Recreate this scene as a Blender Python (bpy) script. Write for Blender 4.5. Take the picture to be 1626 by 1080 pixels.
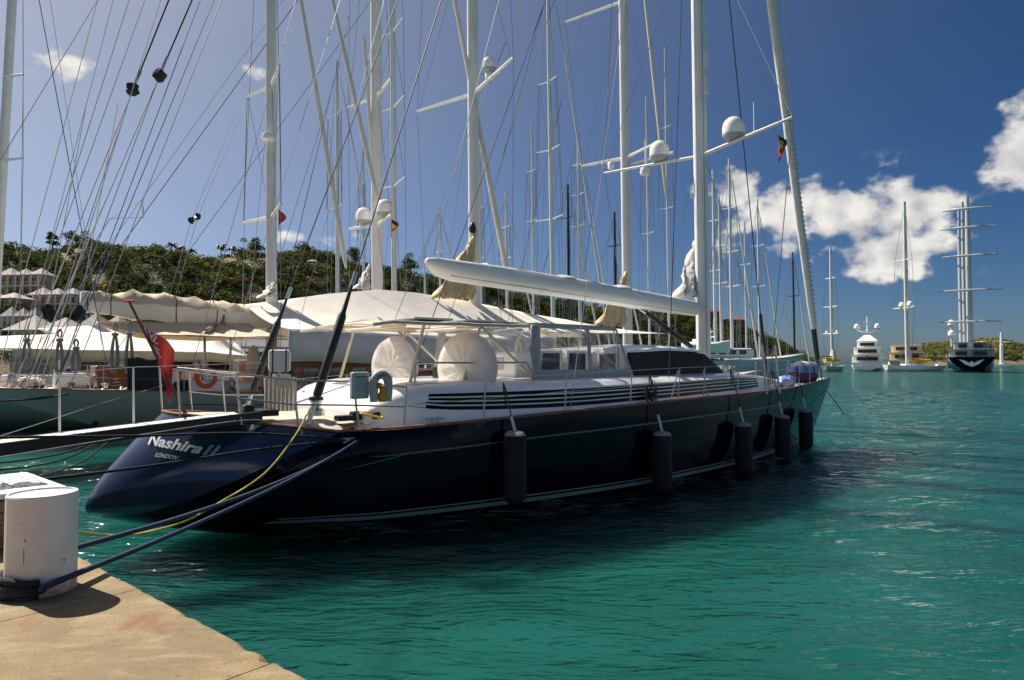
import bpy, math, random
import numpy as np
from mathutils import Vector, Matrix
random.seed(7); rng = np.random.default_rng(7)
R = math.radians
for o in list(bpy.data.objects): bpy.data.objects.remove(o)
sc = bpy.context.scene
COL = sc.collection
# ------------------------------------------------------------------ camera, sky, sun, exposure
FPX = 1084.0; HC = 3.0; PIT = math.atan(34 / FPX)
cam = bpy.data.cameras.new('camera'); cam.sensor_width = 36; cam.lens = 36 * FPX / 1626
cam.clip_start = 0.1; cam.clip_end = 9000
co = bpy.data.objects.new('camera', cam); COL.objects.link(co)
co.location = (0, 0, HC); co.rotation_euler = (math.pi / 2 + PIT, 0, 0); sc.camera = co
SUN_EL = R(48.5); SUN_AZ = R(-57)          # azimuth from +Y towards +X
sd = Vector((math.sin(SUN_AZ) * math.cos(SUN_EL), math.cos(SUN_AZ) * math.cos(SUN_EL), math.sin(SUN_EL)))
sl = bpy.data.lights.new('sun', 'SUN'); sl.energy = 4.2; sl.angle = R(0.53); sl.color = (1, 0.945, 0.86)
so = bpy.data.objects.new('sun', sl); COL.objects.link(so); so.location = (-30, 20, 60)
so.rotation_euler = (-sd).to_track_quat('-Z', 'Y').to_euler()
sc.view_settings.view_transform = 'Standard'; sc.view_settings.look = 'None'
sc.view_settings.exposure = 0.85; sc.view_settings.gamma = 1
sc.render.engine = 'CYCLES'

def ang(u, v):                            # direction angles of a picture point, for the clouds
    a = math.atan((u - 813) / FPX); e = math.atan((574 - v) / FPX * math.cos(a)); return a, e
w = bpy.data.worlds.new('World'); sc.world = w; w.use_nodes = True
nt = w.node_tree; nt.nodes.clear(); N = nt.nodes; LK = nt.links.new
def MA(op, a, b=None, c=None, clamp=False):
    n = N.new('ShaderNodeMath'); n.operation = op; n.use_clamp = clamp
    for i, x in enumerate((a, b, c)):
        if x is None: continue
        if isinstance(x, (int, float)): n.inputs[i].default_value = x
        else: LK(x, n.inputs[i])
    return n.outputs[0]
def smooth(x, a, b):
    n = N.new('ShaderNodeMapRange'); n.interpolation_type = 'SMOOTHSTEP'; LK(x, n.inputs[0])
    n.inputs[1].default_value = a; n.inputs[2].default_value = b; return n.outputs[0]
sky = N.new('ShaderNodeTexSky'); sky.sky_type = 'NISHITA'; sky.sun_disc = False
sky.sun_elevation = SUN_EL; sky.sun_rotation = SUN_AZ; sky.altitude = 0
sky.air_density = 0.75; sky.dust_density = 0.8; sky.ozone_density = 7.5
tc = N.new('ShaderNodeTexCoord'); sp = N.new('ShaderNodeSeparateXYZ'); LK(tc.outputs['Generated'], sp.inputs[0])
X, Y, Z = sp.outputs
az = MA('ARCTAN2', X, Y); el = MA('ARCSINE', Z)
def fbm(da, de, scale, detail, rough=0.6):
    c = N.new('ShaderNodeCombineXYZ'); LK(MA('ADD', az, da), c.inputs[0]); LK(MA('MULTIPLY', MA('ADD', el, de), 1.25), c.inputs[1])
    c.inputs[2].default_value = 3.7
    n = N.new('ShaderNodeTexNoise'); n.inputs['Scale'].default_value = scale; n.inputs['Detail'].default_value = detail
    n.inputs['Roughness'].default_value = rough; LK(c.outputs[0], n.inputs['Vector']); return n.outputs[0]
blobs = [(1395, 352, 84, 62, 1), (1448, 332, 54, 48, 1), (1340, 345, 70, 52, 1), (1245, 356, 58, 50, .92), (1430, 395, 84, 40, 1), (1345, 392, 70, 26, .8),
         (1160, 292, 52, 30, .8), (1168, 372, 44, 36, .72), (1632, 238, 42, 42, 1), (1662, 185, 46, 48, .9),
         (104, 102, 44, 26, .66), (388, 108, 30, 12, .5), (455, 378, 40, 14, .55), (545, 378, 60, 20, .55), 
         (1290, 318, 40, 30, .9)]
mask = None
for (u, v, ru, rv, s) in blobs:
    a0, e0 = ang(u, v); ra = ru / FPX; re = rv / FPX
    da = MA('DIVIDE', MA('SUBTRACT', az, a0), ra); de = MA('DIVIDE', MA('SUBTRACT', el, e0), re)
    g = MA('MULTIPLY', MA('EXPONENT', MA('MULTIPLY', MA('ADD', MA('MULTIPLY', da, da), MA('MULTIPLY', de, de)), -0.75)), s)
    mask = g if mask is None else MA('MAXIMUM', mask, g)
# unseen trade-wind cumulus round the horizon outside the picture, thickened for white fill light
big = fbm(1.3, 0.2, 2.6, 2.0)
band = MA('MULTIPLY', smooth(el, 0.03, 0.12), MA('SUBTRACT', 1.0, smooth(el, 0.26, 0.62)))
side = smooth(MA('ABSOLUTE', az), 0.78, 1.0)
mask = MA('MAXIMUM', mask, MA('MULTIPLY', MA('MULTIPLY', side, band), smooth(big, 0.44, 0.62)))
def puff(da, de):
    return MA('ADD', MA('MULTIPLY', fbm(da, de, 13.0, 3.0, 0.5), 0.60), MA('MULTIPLY', fbm(da + 0.7, de, 34.0, 6.0, 0.52), 0.40))
n1 = puff(0, 0)
dens = MA('ADD', MA('MULTIPLY', mask, 0.92), MA('MULTIPLY', MA('SUBTRACT', n1, 0.5), 3.1))
alpha = MA('MULTIPLY', smooth(dens, 0.38, 0.78), smooth(mask, 0.12, 0.42))
# sun side brighter: cloud density towards the sun subtracts light; thick bases are greyer
n2 = puff(0.022, -0.026)
lit = MA('ADD', 0.62, MA('MULTIPLY', MA('SUBTRACT', n1, n2), 3.0), clamp=True)
cm = N.new('ShaderNodeMix'); cm.data_type = 'RGBA'; LK(lit, cm.inputs[0])
cm.inputs[6].default_value = (0.30, 0.31, 0.36, 1); cm.inputs[7].default_value = (0.78, 0.75, 0.70, 1)
b1 = N.new('ShaderNodeBackground'); b2 = N.new('ShaderNodeBackground')
hsv = N.new('ShaderNodeHueSaturation'); hsv.inputs['Saturation'].default_value = 0.92; hsv.inputs['Hue'].default_value = 0.502; LK(sky.outputs[0], hsv.inputs['Color']); 
dv = N.new('ShaderNodeVectorMath'); dv.operation = 'DOT_PRODUCT'; LK(tc.outputs['Generated'], dv.inputs[0]); dv.inputs[1].default_value = tuple(sd)
LK(MA('SUBTRACT', 1.17, MA('MULTIPLY', MA('MULTIPLY', dv.outputs['Value'], dv.outputs['Value']), 0.88)), hsv.inputs['Saturation'])     # haze whitens the sky towards the sun
pol = MA('SUBTRACT', 1.0, MA('MULTIPLY', MA('SUBTRACT', 1.0, MA('MULTIPLY', dv.outputs['Value'], dv.outputs['Value'])), 0.60))   # polarised skylight, darkest at right angles to the sun
tn = N.new('ShaderNodeMix'); tn.data_type = 'RGBA'; tn.blend_type = 'MULTIPLY'; tn.inputs[0].default_value = 1.0; LK(hsv.outputs[0], tn.inputs[6]); LK(MA('MULTIPLY', pol, MA('SUBTRACT', 1.0, MA('MULTIPLY', MA('MULTIPLY', dv.outputs['Value'], dv.outputs['Value']), 0.40))), tn.inputs[7]); LK(tn.outputs[2], b1.inputs[0]); b1.inputs[1].default_value = 0.083
LK(cm.outputs[2], b2.inputs[0]); b2.inputs[1].default_value = 0.66
mx = N.new('ShaderNodeMixShader'); LK(MA('MULTIPLY', alpha, 0.94), mx.inputs[0]); LK(b1.outputs[0], mx.inputs[1]); LK(b2.outputs[0], mx.inputs[2])
wo = N.new('ShaderNodeOutputWorld'); LK(mx.outputs[0], wo.inputs[0])

# ------------------------------------------------------------------ measuring: picture point + one known coordinate -> place
def ray(u, v):
    a = (u - 813) / FPX; b = (540 - v) / FPX; c, s = math.cos(PIT), math.sin(PIT); return Vector((a, c - b * s, s + b * c))
def atY(u, v, Y): r = ray(u, v); return Vector((0, 0, HC)) + r * (Y / r.y)
def atz(u, v, z): r = ray(u, v); return Vector((0, 0, HC)) + r * ((z - HC) / r.z)
class Frame:                               # a boat's own axes: x forward, y to port, z up
    def __init__(s, ox, oy, deg): s.o = (ox, oy); s.a = R(deg); s.deg = deg
    def loc(s, p):
        dx, dy = p[0] - s.o[0], p[1] - s.o[1]; c, n = math.cos(s.a), math.sin(s.a); return Vector((dx * c + dy * n, -dx * n + dy * c, p[2]))
    def wld(s, p):
        c, n = math.cos(s.a), math.sin(s.a); return Vector((s.o[0] + p[0] * c - p[1] * n, s.o[1] + p[0] * n + p[1] * c, p[2]))
    def L(s, u, v, y=0.0):
        r = ray(u, v); n = (-math.sin(s.a), math.cos(s.a)); k = (y + n[0] * s.o[0] + n[1] * s.o[1]) / (r.x * n[0] + r.y * n[1])
        return s.loc(Vector((0, 0, HC)) + r * k)
    def LX(s, u, v, x):
        r = ray(u, v); n = (math.cos(s.a), math.sin(s.a)); k = (x + n[0] * s.o[0] + n[1] * s.o[1]) / (r.x * n[0] + r.y * n[1])
        return s.loc(Vector((0, 0, HC)) + r * k)

# ------------------------------------------------------------------ materials
MT = {}
def mat(name, col, rough=0.5, metal=0.0, col2=None, nscale=3.0, bump=0.0, bscale=30.0, coat=0.0, spec=None, trans=0.0, alpha=1.0, sub=None, detail=6, thresh=(0.35, 0.65), bdist=0.02):
    m = bpy.data.materials.new(name); m.use_nodes = True; t = m.node_tree; b = t.nodes['Principled BSDF']
    b.inputs['Roughness'].default_value = rough; b.inputs['Metallic'].default_value = metal
    b.inputs['Base Color'].default_value = (*col, 1)
    if coat: b.inputs['Coat Weight'].default_value = coat; b.inputs['Coat Roughness'].default_value = 0.04
    if spec is not None: b.inputs['Specular IOR Level'].default_value = spec
    if trans: b.inputs['Transmission Weight'].default_value = trans
    if alpha < 1: b.inputs['Alpha'].default_value = alpha
    if col2 or bump:
        c = t.nodes.new('ShaderNodeTexCoord')
        if col2:
            n = t.nodes.new('ShaderNodeTexNoise'); n.inputs['Scale'].default_value = nscale; n.inputs['Detail'].default_value = detail
            t.links.new(c.outputs['Object'], n.inputs['Vector'])
            r = t.nodes.new('ShaderNodeMapRange'); r.inputs[1].default_value = thresh[0]; r.inputs[2].default_value = thresh[1]; t.links.new(n.outputs[0], r.inputs[0])
            x = t.nodes.new('ShaderNodeMix'); x.data_type = 'RGBA'; x.inputs[6].default_value = (*col, 1); x.inputs[7].default_value = (*col2, 1)
            t.links.new(r.outputs[0], x.inputs[0]); t.links.new(x.outputs[2], b.inputs['Base Color'])
        if bump:
            n = t.nodes.new('ShaderNodeTexNoise'); n.inputs['Scale'].default_value = bscale; n.inputs['Detail'].default_value = 5
            t.links.new(c.outputs['Object'], n.inputs['Vector'])
            q = t.nodes.new('ShaderNodeBump'); q.inputs['Strength'].default_value = bump; q.inputs['Distance'].default_value = bdist
            t.links.new(n.outputs[0], q.inputs['Height']); t.links.new(q.outputs[0], b.inputs['Normal'])
    MT[name] = m; return m
mat('navy', (0.0022, 0.0034, 0.008), 0.06, col2=(0.003, 0.0045, 0.010), nscale=1.5, spec=0.15, bump=0.02, bscale=0.9, bdist=0.15)  # same paint as the transom, darkened to read as the shaded hull side
mat('lit_navy', (0.015, 0.026, 0.066), 0.14, col2=(0.019, 0.032, 0.078), nscale=2.2, spec=0.9)  # hull paint again, lightened and glossier so the transom reads as lit
mat('stripe', (0.20, 0.27, 0.26), 0.35); mat('covestripe', (0.05, 0.075, 0.07), 0.35)
mat('gel', (0.87, 0.86, 0.84), 0.22, col2=(0.82, 0.81, 0.79), nscale=1.2, coat=0.3, bump=0.015, bscale=2)
mat('gelm', (0.76, 0.75, 0.73), 0.4, col2=(0.68, 0.67, 0.65), nscale=1.5)
mat('mastw', (0.74, 0.73, 0.71), 0.35, col2=(0.66, 0.65, 0.63), nscale=0.8)
mat('mastc', (0.70, 0.66, 0.58), 0.4, col2=(0.62, 0.58, 0.50), nscale=0.8)
mat('mastk', (0.012, 0.012, 0.014), 0.4)
mat('teak', (0.36, 0.13, 0.045), 0.4, col2=(0.24, 0.08, 0.03), nscale=5, coat=0.3)
mat('deck', (0.58, 0.50, 0.40), 0.7, col2=(0.50, 0.42, 0.33), nscale=4, bump=0.1)
mat('wood', (0.30, 0.11, 0.035), 0.4, col2=(0.20, 0.07, 0.02), nscale=3, coat=0.3)
mat('steel', (0.50, 0.49, 0.47), 0.30, 1.0)
mat('wire', (0.30, 0.30, 0.31), 0.5, 0.3)
mat('wirew', (0.55, 0.54, 0.52), 0.6)
mat('wirek', (0.015, 0.016, 0.020), 0.6)
mat('wireb', (0.03, 0.07, 0.20), 0.6)
mat('rubber', (0.016, 0.016, 0.018), 0.6, bump=0.25, bscale=40)
mat('fender', (0.010, 0.010, 0.012), 0.9, col2=(0.016, 0.015, 0.017), nscale=8, bump=0.4, bscale=90)
mat('fendertop', (0.34, 0.30, 0.27), 0.9, col2=(0.24, 0.2, 0.18), nscale=12, bump=0.3)
mat('black', (0.008, 0.008, 0.009), 0.45)
mat('gloss', (0.004, 0.004, 0.005), 0.2, spec=0.10)
mat('blackcloth', (0.022, 0.021, 0.020), 0.85, col2=(0.030, 0.028, 0.026), bump=0.35, bscale=2.2, bdist=0.25)
mat('canvasw', (0.86, 0.80, 0.70), 0.85, col2=(0.81, 0.75, 0.65), nscale=1.4, bump=0.2, bscale=1.3, bdist=0.12)
mat('canvast', (0.68, 0.56, 0.39), 0.85, col2=(0.60, 0.49, 0.33), nscale=1.6, bump=0.3, bscale=1.6, bdist=0.15)
mat('canvasy', (0.66, 0.53, 0.30), 0.85, col2=(0.58, 0.45, 0.25), nscale=1.2, bump=0.5, bscale=1.1, bdist=0.3)
mat('canvasg', (0.42, 0.41, 0.40), 0.85, col2=(0.36, 0.355, 0.35), nscale=3, bump=0.25, bscale=6, bdist=0.05)
mat('canvasp', (0.74, 0.67, 0.61), 0.85, col2=(0.67, 0.60, 0.54), nscale=3, bump=0.35, bscale=2.5, bdist=0.12)
mat('sailcover', (0.66, 0.63, 0.60), 0.8, col2=(0.58, 0.55, 0.51), nscale=2.5, bump=0.25, bscale=5, bdist=0.06)
mat('lacing', (0.10, 0.09, 0.08), 0.9)
mat('boomw', (0.80, 0.785, 0.76), 0.38, col2=(0.74, 0.72, 0.69), nscale=0.8, bump=0.12, bscale=0.9, bdist=0.08)
mat('green', (0.37, 0.39, 0.365), 0.22, col2=(0.39, 0.41, 0.385), nscale=1.0, coat=0.3)
mat('grey_green', (0.28, 0.33, 0.32), 0.25, col2=(0.30, 0.35, 0.34), nscale=1.0, coat=0.3)
mat('aqua', (0.24, 0.42, 0.46), 0.3, col2=(0.21, 0.38, 0.42), nscale=0.3)
mat('antifoul', (0.03, 0.035, 0.04), 0.8)
mat('glassdark', (0.015, 0.018, 0.022), 0.08, spec=0.7)
mat('bollard', (0.74, 0.69, 0.65), 0.55, col2=(0.66, 0.61, 0.57), nscale=7, bump=0.12, bscale=60)
mat('ropeb', (0.015, 0.022, 0.06), 0.8, col2=(0.03, 0.04, 0.09), nscale=40, bump=0.6, bscale=120)
mat('ropek', (0.010, 0.011, 0.014), 0.85, bump=0.6, bscale=120)
mat('ropey', (0.75, 0.55, 0.05), 0.6, bump=0.3, bscale=120)
mat('ropeg', (0.36, 0.34, 0.32), 0.85, col2=(0.26, 0.245, 0.23), nscale=30, bump=0.5, bscale=60)
mat('red', (0.62, 0.035, 0.02), 0.7); mat('orange', (0.75, 0.13, 0.02), 0.6); mat('yellow', (0.72, 0.42, 0.02), 0.6)
mat('amber', (0.62, 0.30, 0.02), 0.6)
mat('white', (0.8, 0.8, 0.8), 0.5); mat('offwhite', (0.68, 0.66, 0.6), 0.6); mat('flagblue', (0.02, 0.03, 0.12), 0.7)
mat('bluetarp', (0.06, 0.22, 0.62), 0.6); mat('buoygrey', (0.42, 0.45, 0.42), 0.6, col2=(0.36, 0.39, 0.37), nscale=6)
mat('ink', (0.02, 0.05, 0.06), 0.7); mat('letter', (0.82, 0.82, 0.82), 0.4); mat('letterg', (0.30, 0.33, 0.40), 0.4)
mat('shingle', (0.55, 0.49, 0.44), 0.9, col2=(0.40, 0.35, 0.31), nscale=1.6, bump=0.6, bscale=3, bdist=0.2)
mat('plaster', (0.66, 0.60, 0.53), 0.85, col2=(0.58, 0.52, 0.45), nscale=0.5)
mat('darkwood', (0.12, 0.06, 0.042), 0.8); mat('redroof', (0.30, 0.11, 0.06), 0.85, col2=(0.22, 0.08, 0.05), nscale=1.2)
mat('greenroof', (0.40, 0.47, 0.38), 0.8); mat('cream', (0.72, 0.62, 0.44), 0.5); mat('silver', (0.42, 0.44, 0.46), 0.35)
mat('purple', (0.20, 0.045, 0.12), 0.6, col2=(0.07, 0.02, 0.06), nscale=3); mat('bluebag', (0.10, 0.22, 0.66), 0.6, col2=(0.55, 0.6, 0.7), nscale=2.5)
mat('villawall', (0.36, 0.27, 0.21), 0.85, col2=(0.28, 0.2, 0.155), nscale=0.6); mat('trunk', (0.11, 0.085, 0.065), 0.9, bump=0.4, bscale=6)
mat('pilework', (0.30, 0.22, 0.16), 0.9, col2=(0.16, 0.10, 0.07), nscale=4, bump=0.4)
mat('styro', (0.80, 0.78, 0.74), 0.9, bump=0.8, bscale=25, bdist=0.1)
def leafmat(name):
    m = bpy.data.materials.new(name); m.use_nodes = True; t = m.node_tree; t.nodes.clear(); MT[name] = m
    o = t.nodes.new('ShaderNodeOutputMaterial'); d = t.nodes.new('ShaderNodeBsdfDiffuse'); l = t.nodes.new('ShaderNodeBsdfTranslucent'); x = t.nodes.new('ShaderNodeMixShader'); x.inputs[0].default_value = 0.42
    a = t.nodes.new('ShaderNodeAttribute'); a.attribute_name = 'tint'
    for q in (d, l): t.links.new(a.outputs['Color'], q.inputs['Color'])
    t.links.new(d.outputs[0], x.inputs[1]); t.links.new(l.outputs[0], x.inputs[2]); t.links.new(x.outputs[0], o.inputs[0])
leafmat('leaf')
def clearmat():
    m = bpy.data.materials.new('clear'); m.use_nodes = True; t = m.node_tree; t.nodes.clear()
    o = t.nodes.new('ShaderNodeOutputMaterial'); tr = t.nodes.new('ShaderNodeBsdfTransparent'); g = t.nodes.new('ShaderNodeBsdfPrincipled')
    g.inputs['Base Color'].default_value = (0.62, 0.60, 0.58, 1); g.inputs['Roughness'].default_value = 0.12
    x = t.nodes.new('ShaderNodeMixShader'); tr.inputs[0].default_value = (0.93, 0.93, 0.92, 1)
    c = t.nodes.new('ShaderNodeTexCoord'); n = t.nodes.new('ShaderNodeTexNoise'); n.inputs['Scale'].default_value = 1.6; n.inputs['Detail'].default_value = 3; n.inputs['Distortion'].default_value = 2.5
    t.links.new(c.outputs['Object'], n.inputs['Vector'])
    r = t.nodes.new('ShaderNodeMapRange'); r.inputs[1].default_value = 0.40; r.inputs[2].default_value = 0.72; r.inputs[3].default_value = 0.05; r.inputs[4].default_value = 0.42; t.links.new(n.outputs[0], r.inputs[0])
    q = t.nodes.new('ShaderNodeBump'); q.inputs['Strength'].default_value = 0.6; q.inputs['Distance'].default_value = 0.15; t.links.new(n.outputs[0], q.inputs['Height']); t.links.new(q.outputs[0], g.inputs['Normal'])
    t.links.new(r.outputs[0], x.inputs[0]); t.links.new(tr.outputs[0], x.inputs[1]); t.links.new(g.outputs[0], x.inputs[2]); t.links.new(x.outputs[0], o.inputs[0]); MT['clear'] = m
clearmat()

# ------------------------------------------------------------------ mesh helpers
V = Vector
class MB:
    def __init__(s): s.v = []; s.f = []
    def add(s, vs, fs):
        k = len(s.v); s.v += [tuple(p) for p in vs]; s.f += [tuple(i + k for i in q) for q in fs]; return s
    def hexa(s, p): return s.add(p, [(0, 3, 2, 1), (4, 5, 6, 7), (0, 1, 5, 4), (1, 2, 6, 5), (2, 3, 7, 6), (3, 0, 4, 7)])
    def box(s, c, d, rz=0.0, ry=0.0):
        m = Matrix.Rotation(rz, 3, 'Z') @ Matrix.Rotation(ry, 3, 'Y'); c = V(c); x, y, z = d[0] / 2, d[1] / 2, d[2] / 2
        return s.hexa([c + m @ V(q) for q in ((-x, -y, -z), (x, -y, -z), (x, y, -z), (-x, y, -z), (-x, -y, z), (x, -y, z), (x, y, z), (-x, y, z))])
    def rings(s, rs, close=True, cap=True):
        n = len(rs[0]); vs = [p for r in rs for p in r]; fs = []
        for i in range(len(rs) - 1):
            for j in range(n if close else n - 1):
                k = (j + 1) % n; fs.append((i * n + j, i * n + k, (i + 1) * n + k, (i + 1) * n + j))
        if cap and close: fs.append(tuple(range(n - 1, -1, -1))); fs.append(tuple((len(rs) - 1) * n + j for j in range(n)))
        return s.add(vs, fs)
    def grid(s, rows): return s.rings(rows, close=False, cap=False)
    def tube(s, path, r, n=6, flat=1.0, cap=True):
        path = [V(p) for p in path]; m = len(path); rr = r if isinstance(r, (list, tuple)) else [r] * m; rs = []; up = None
        for i in range(m):
            t = (path[min(i + 1, m - 1)] - path[max(i - 1, 0)]).normalized()
            if up is None:
                a = V((0, 0, 1)) if abs(t.z) < 0.9 else V((0, 1, 0)); up = (a - t * a.dot(t)).normalized()
            else:
                up = up - t * up.dot(t); up = up.normalized() if up.length > 1e-6 else t.orthogonal().normalized()
            sd_ = t.cross(up); rs.append([path[i] + (up * math.cos(2 * math.pi * k / n) * flat + sd_ * math.sin(2 * math.pi * k / n)) * rr[i] for k in range(n)])
        return s.rings(rs, True, cap)
    def lathe(s, prof, n=16, c=(0, 0, 0), ax='z', arc=2 * math.pi):
        c = V(c); rs = []
        for r, h in prof:
            ring = []
            for k in range(n):
                a = arc * k / n; q = (r * math.cos(a), r * math.sin(a), h)
                if ax == 'x': q = (q[2], q[0], q[1])
                if ax == 'y': q = (q[0], q[2], q[1])
                ring.append(c + V(q))
            rs.append(ring)
        return s.rings(rs)
    def build(s, name, m, parent=None, smooth=40, solid=0, bevel=0, loc=None):
        me = bpy.data.meshes.new(name); me.from_pydata(s.v, [], s.f); me.update()
        if isinstance(m, str): m = MT[m]
        me.materials.append(m)
        if smooth:
            me.polygons.foreach_set('use_smooth', [True] * len(me.polygons)); me.set_sharp_from_angle(angle=R(smooth))
        o = bpy.data.objects.new(name, me); COL.objects.link(o)
        if parent: o.parent = parent
        if loc: o.location = loc
        if bevel:
            q = o.modifiers.new('bevel', 'BEVEL'); q.width = bevel; q.segments = 2; q.limit_method = 'ANGLE'
        if solid:
            q = o.modifiers.new('solid', 'SOLIDIFY'); q.thickness = solid; q.offset = 0
        return o
def tag(o, label=None, cat=None, group=None, kind=None):
    for k, x in (('label', label), ('category', cat), ('group', group), ('kind', kind)):
        if x: o[k] = x
    return o
def empty(name, loc=(0, 0, 0), rz=0.0, label=None, cat=None, group=None):
    o = bpy.data.objects.new(name, None); COL.objects.link(o); o.location = loc; o.rotation_euler = (0, 0, rz); o.empty_display_size = 0.3
    return tag(o, label, cat, group)
def frame_empty(name, fr, label, cat, group=None): return empty(name, (fr.o[0], fr.o[1], 0), fr.a, label, cat, group)
def line(name, p, q, r, m, parent=None, sag=0.0, n=5, seg=None):
    p, q = V(p), V(q); k = seg or (14 if sag else 1); pts = []
    for i in range(k + 1):
        t = i / k; a = p.lerp(q, t); a.z -= sag * 4 * t * (1 - t); pts.append(a)
    return MB().tube(pts, r, n).build(name, m, parent, 60)
def interp(pts, x):                        # piecewise smooth (monotone key) interpolation of tuples keyed by pts[i][0]
    if x <= pts[0][0]: return V(pts[0][1:])
    for i in range(len(pts) - 1):
        if x <= pts[i + 1][0]:
            p0, p1, p2, p3 = pts[max(i - 1, 0)], pts[i], pts[i + 1], pts[min(i + 2, len(pts) - 1)]
            h = p2[0] - p1[0]; t = (x - p1[0]) / h; out = []
            for c in range(1, len(p1)):
                m1 = (p2[c] - p0[c]) / max(p2[0] - p0[0], 1e-6); m2 = (p3[c] - p1[c]) / max(p3[0] - p1[0], 1e-6)
                out.append((2 * t**3 - 3 * t**2 + 1) * p1[c] + (t**3 - 2 * t**2 + t) * h * m1 + (-2 * t**3 + 3 * t**2) * p2[c] + (t**3 - t**2) * h * m2)
            return V(out) if len(out) in (2, 3, 4) else out[0]
    return V(pts[-1][1:])
def interp1(pts, x): return interp([(a, b, 0) for a, b in pts], x)[0]
# ------------------------------------------------------------------ the setting: water
def npmesh(name, verts, quads, m, parent=None, tint=None, smooth=False):
    me = bpy.data.meshes.new(name); nv, nq = len(verts), len(quads); k = quads.shape[1]
    me.vertices.add(nv); me.vertices.foreach_set('co', verts.astype(np.float32).ravel())
    me.loops.add(nq * k); me.loops.foreach_set('vertex_index', quads.astype(np.int32).ravel())
    me.polygons.add(nq); me.polygons.foreach_set('loop_start', (np.arange(nq) * k).astype(np.int32))
    me.polygons.foreach_set('use_smooth', np.full(nq, smooth))
    me.update(calc_edges=True); me.validate()
    if tint is not None:
        a = me.attributes.new('tint', 'FLOAT_COLOR', 'POINT'); c = np.ones((nv, 4), np.float32); c[:, :3] = tint; a.data.foreach_set('color', c.ravel())
    me.materials.append(MT[m]); o = bpy.data.objects.new(name, me); COL.objects.link(o)
    if parent: o.parent = parent
    return o
def gridquads(ny, nx):
    i = np.arange(ny - 1)[:, None] * nx + np.arange(nx - 1)[None, :]; return np.stack([i, i + 1, i + nx + 1, i + nx], -1).reshape(-1, 4)
def watermat():
    m = bpy.data.materials.new('water'); m.use_nodes = True; t = m.node_tree; t.nodes.clear(); MT['water'] = m
    o = t.nodes.new('ShaderNodeOutputMaterial'); mx_ = t.nodes.new('ShaderNodeMixShader'); tr = t.nodes.new('ShaderNodeBsdfTransparent'); gl = t.nodes.new('ShaderNodeBsdfGlossy')
    tr.inputs[0].default_value = (0.90, 0.97, 0.96, 1); gl.inputs['Roughness'].default_value = 0.05; gl.inputs[0].default_value = (0.70, 0.73, 0.74, 1)
    fr = t.nodes.new('ShaderNodeFresnel'); fr.inputs[0].default_value = 1.30
    c = t.nodes.new('ShaderNodeTexCoord'); h = None
    for (sc_, st, amp, rot, dt) in WAVES:
        mp = t.nodes.new('ShaderNodeMapping'); mp.inputs['Scale'].default_value = st; mp.inputs['Rotation'].default_value = (0, 0, R(rot)); t.links.new(c.outputs['Object'], mp.inputs[0])
        q = t.nodes.new('ShaderNodeTexNoise'); q.inputs['Scale'].default_value = sc_; q.inputs['Detail'].default_value = dt; q.inputs['Roughness'].default_value = 0.55; t.links.new(mp.outputs[0], q.inputs['Vector'])
        k = t.nodes.new('ShaderNodeMath'); k.operation = 'MULTIPLY'; k.inputs[1].default_value = amp; t.links.new(q.outputs[0], k.inputs[0])
        if h is None: h = k.outputs[0]
        else:
            s_ = t.nodes.new('ShaderNodeMath'); s_.operation = 'ADD'; t.links.new(h, s_.inputs[0]); t.links.new(k.outputs[0], s_.inputs[1]); h = s_.outputs[0]
    bp = t.nodes.new('ShaderNodeBump'); bp.inputs['Strength'].default_value = 1.0; bp.inputs['Distance'].default_value = 0.115; t.links.new(h, bp.inputs['Height'])
    t.links.new(bp.outputs[0], gl.inputs['Normal']); t.links.new(bp.outputs[0], fr.inputs['Normal'])
    fk = t.nodes.new('ShaderNodeMath'); fk.operation = 'MULTIPLY'; fk.inputs[1].default_value = 0.95; t.links.new(fr.outputs[0], fk.inputs[0]); t.links.new(fk.outputs[0], mx_.inputs[0]); t.links.new(tr.outputs[0], mx_.inputs[1]); t.links.new(gl.outputs[0], mx_.inputs[2]); t.links.new(mx_.outputs[0], o.inputs[0])
WAVES = ((1.6, (1, 2.6, 1), 0.82, -14, 2), (4.4, (1, 2.6, 1), 0.26, 10, 2), (0.35, (1, 2.0, 1), 1.0, 5, 2), (9.0, (1, 2.2, 1), 0.05, -4, 2))
watermat()
def expand(a, b, step, lim):
    xs = list(np.arange(a, b, step)); s = step; x = xs[-1]
    while x < lim: s *= 1.22; x += s; xs.append(x)
    s = step; x = xs[0]; pre = []
    while x > -lim: s *= 1.22; x -= s; pre.append(x)
    return np.array(pre[::-1] + xs)
xs = expand(-26, 46, 0.24, 5000); ys = expand(1, 66, 0.24, 5000)
XX, YY = np.meshgrid(xs, ys); ZZ = np.zeros_like(XX)
fade = np.clip(1.2 - np.hypot(np.clip(np.abs(XX - 10) - 30, 0, None), np.clip(np.abs(YY - 33) - 26, 0, None)) / 25, 0, 1)
for k in range(26):
    lam = 0.9 * (4.2 / 0.9) ** rng.random(); th = R(78) + rng.normal(0, 0.55); am = 0.0050 * lam ** 0.8
    kk = 2 * math.pi / lam; ph = rng.random() * 6.28; s_ = np.sin(kk * (XX * math.cos(th) + YY * math.sin(th)) + ph)
    ZZ += am * (s_ + 0.25 * s_ * s_)
ZZ = (ZZ - 0.01) * fade - 0.02
tag(npmesh('water', np.stack([XX, YY, ZZ], -1).reshape(-1, 3), gridquads(*XX.shape), 'water', smooth=True), kind='structure')
mat('scatter_layer', (0.012, 0.098, 0.083), 1.0, col2=(0.017, 0.126, 0.112), nscale=0.05, detail=5, spec=0.0)
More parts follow.
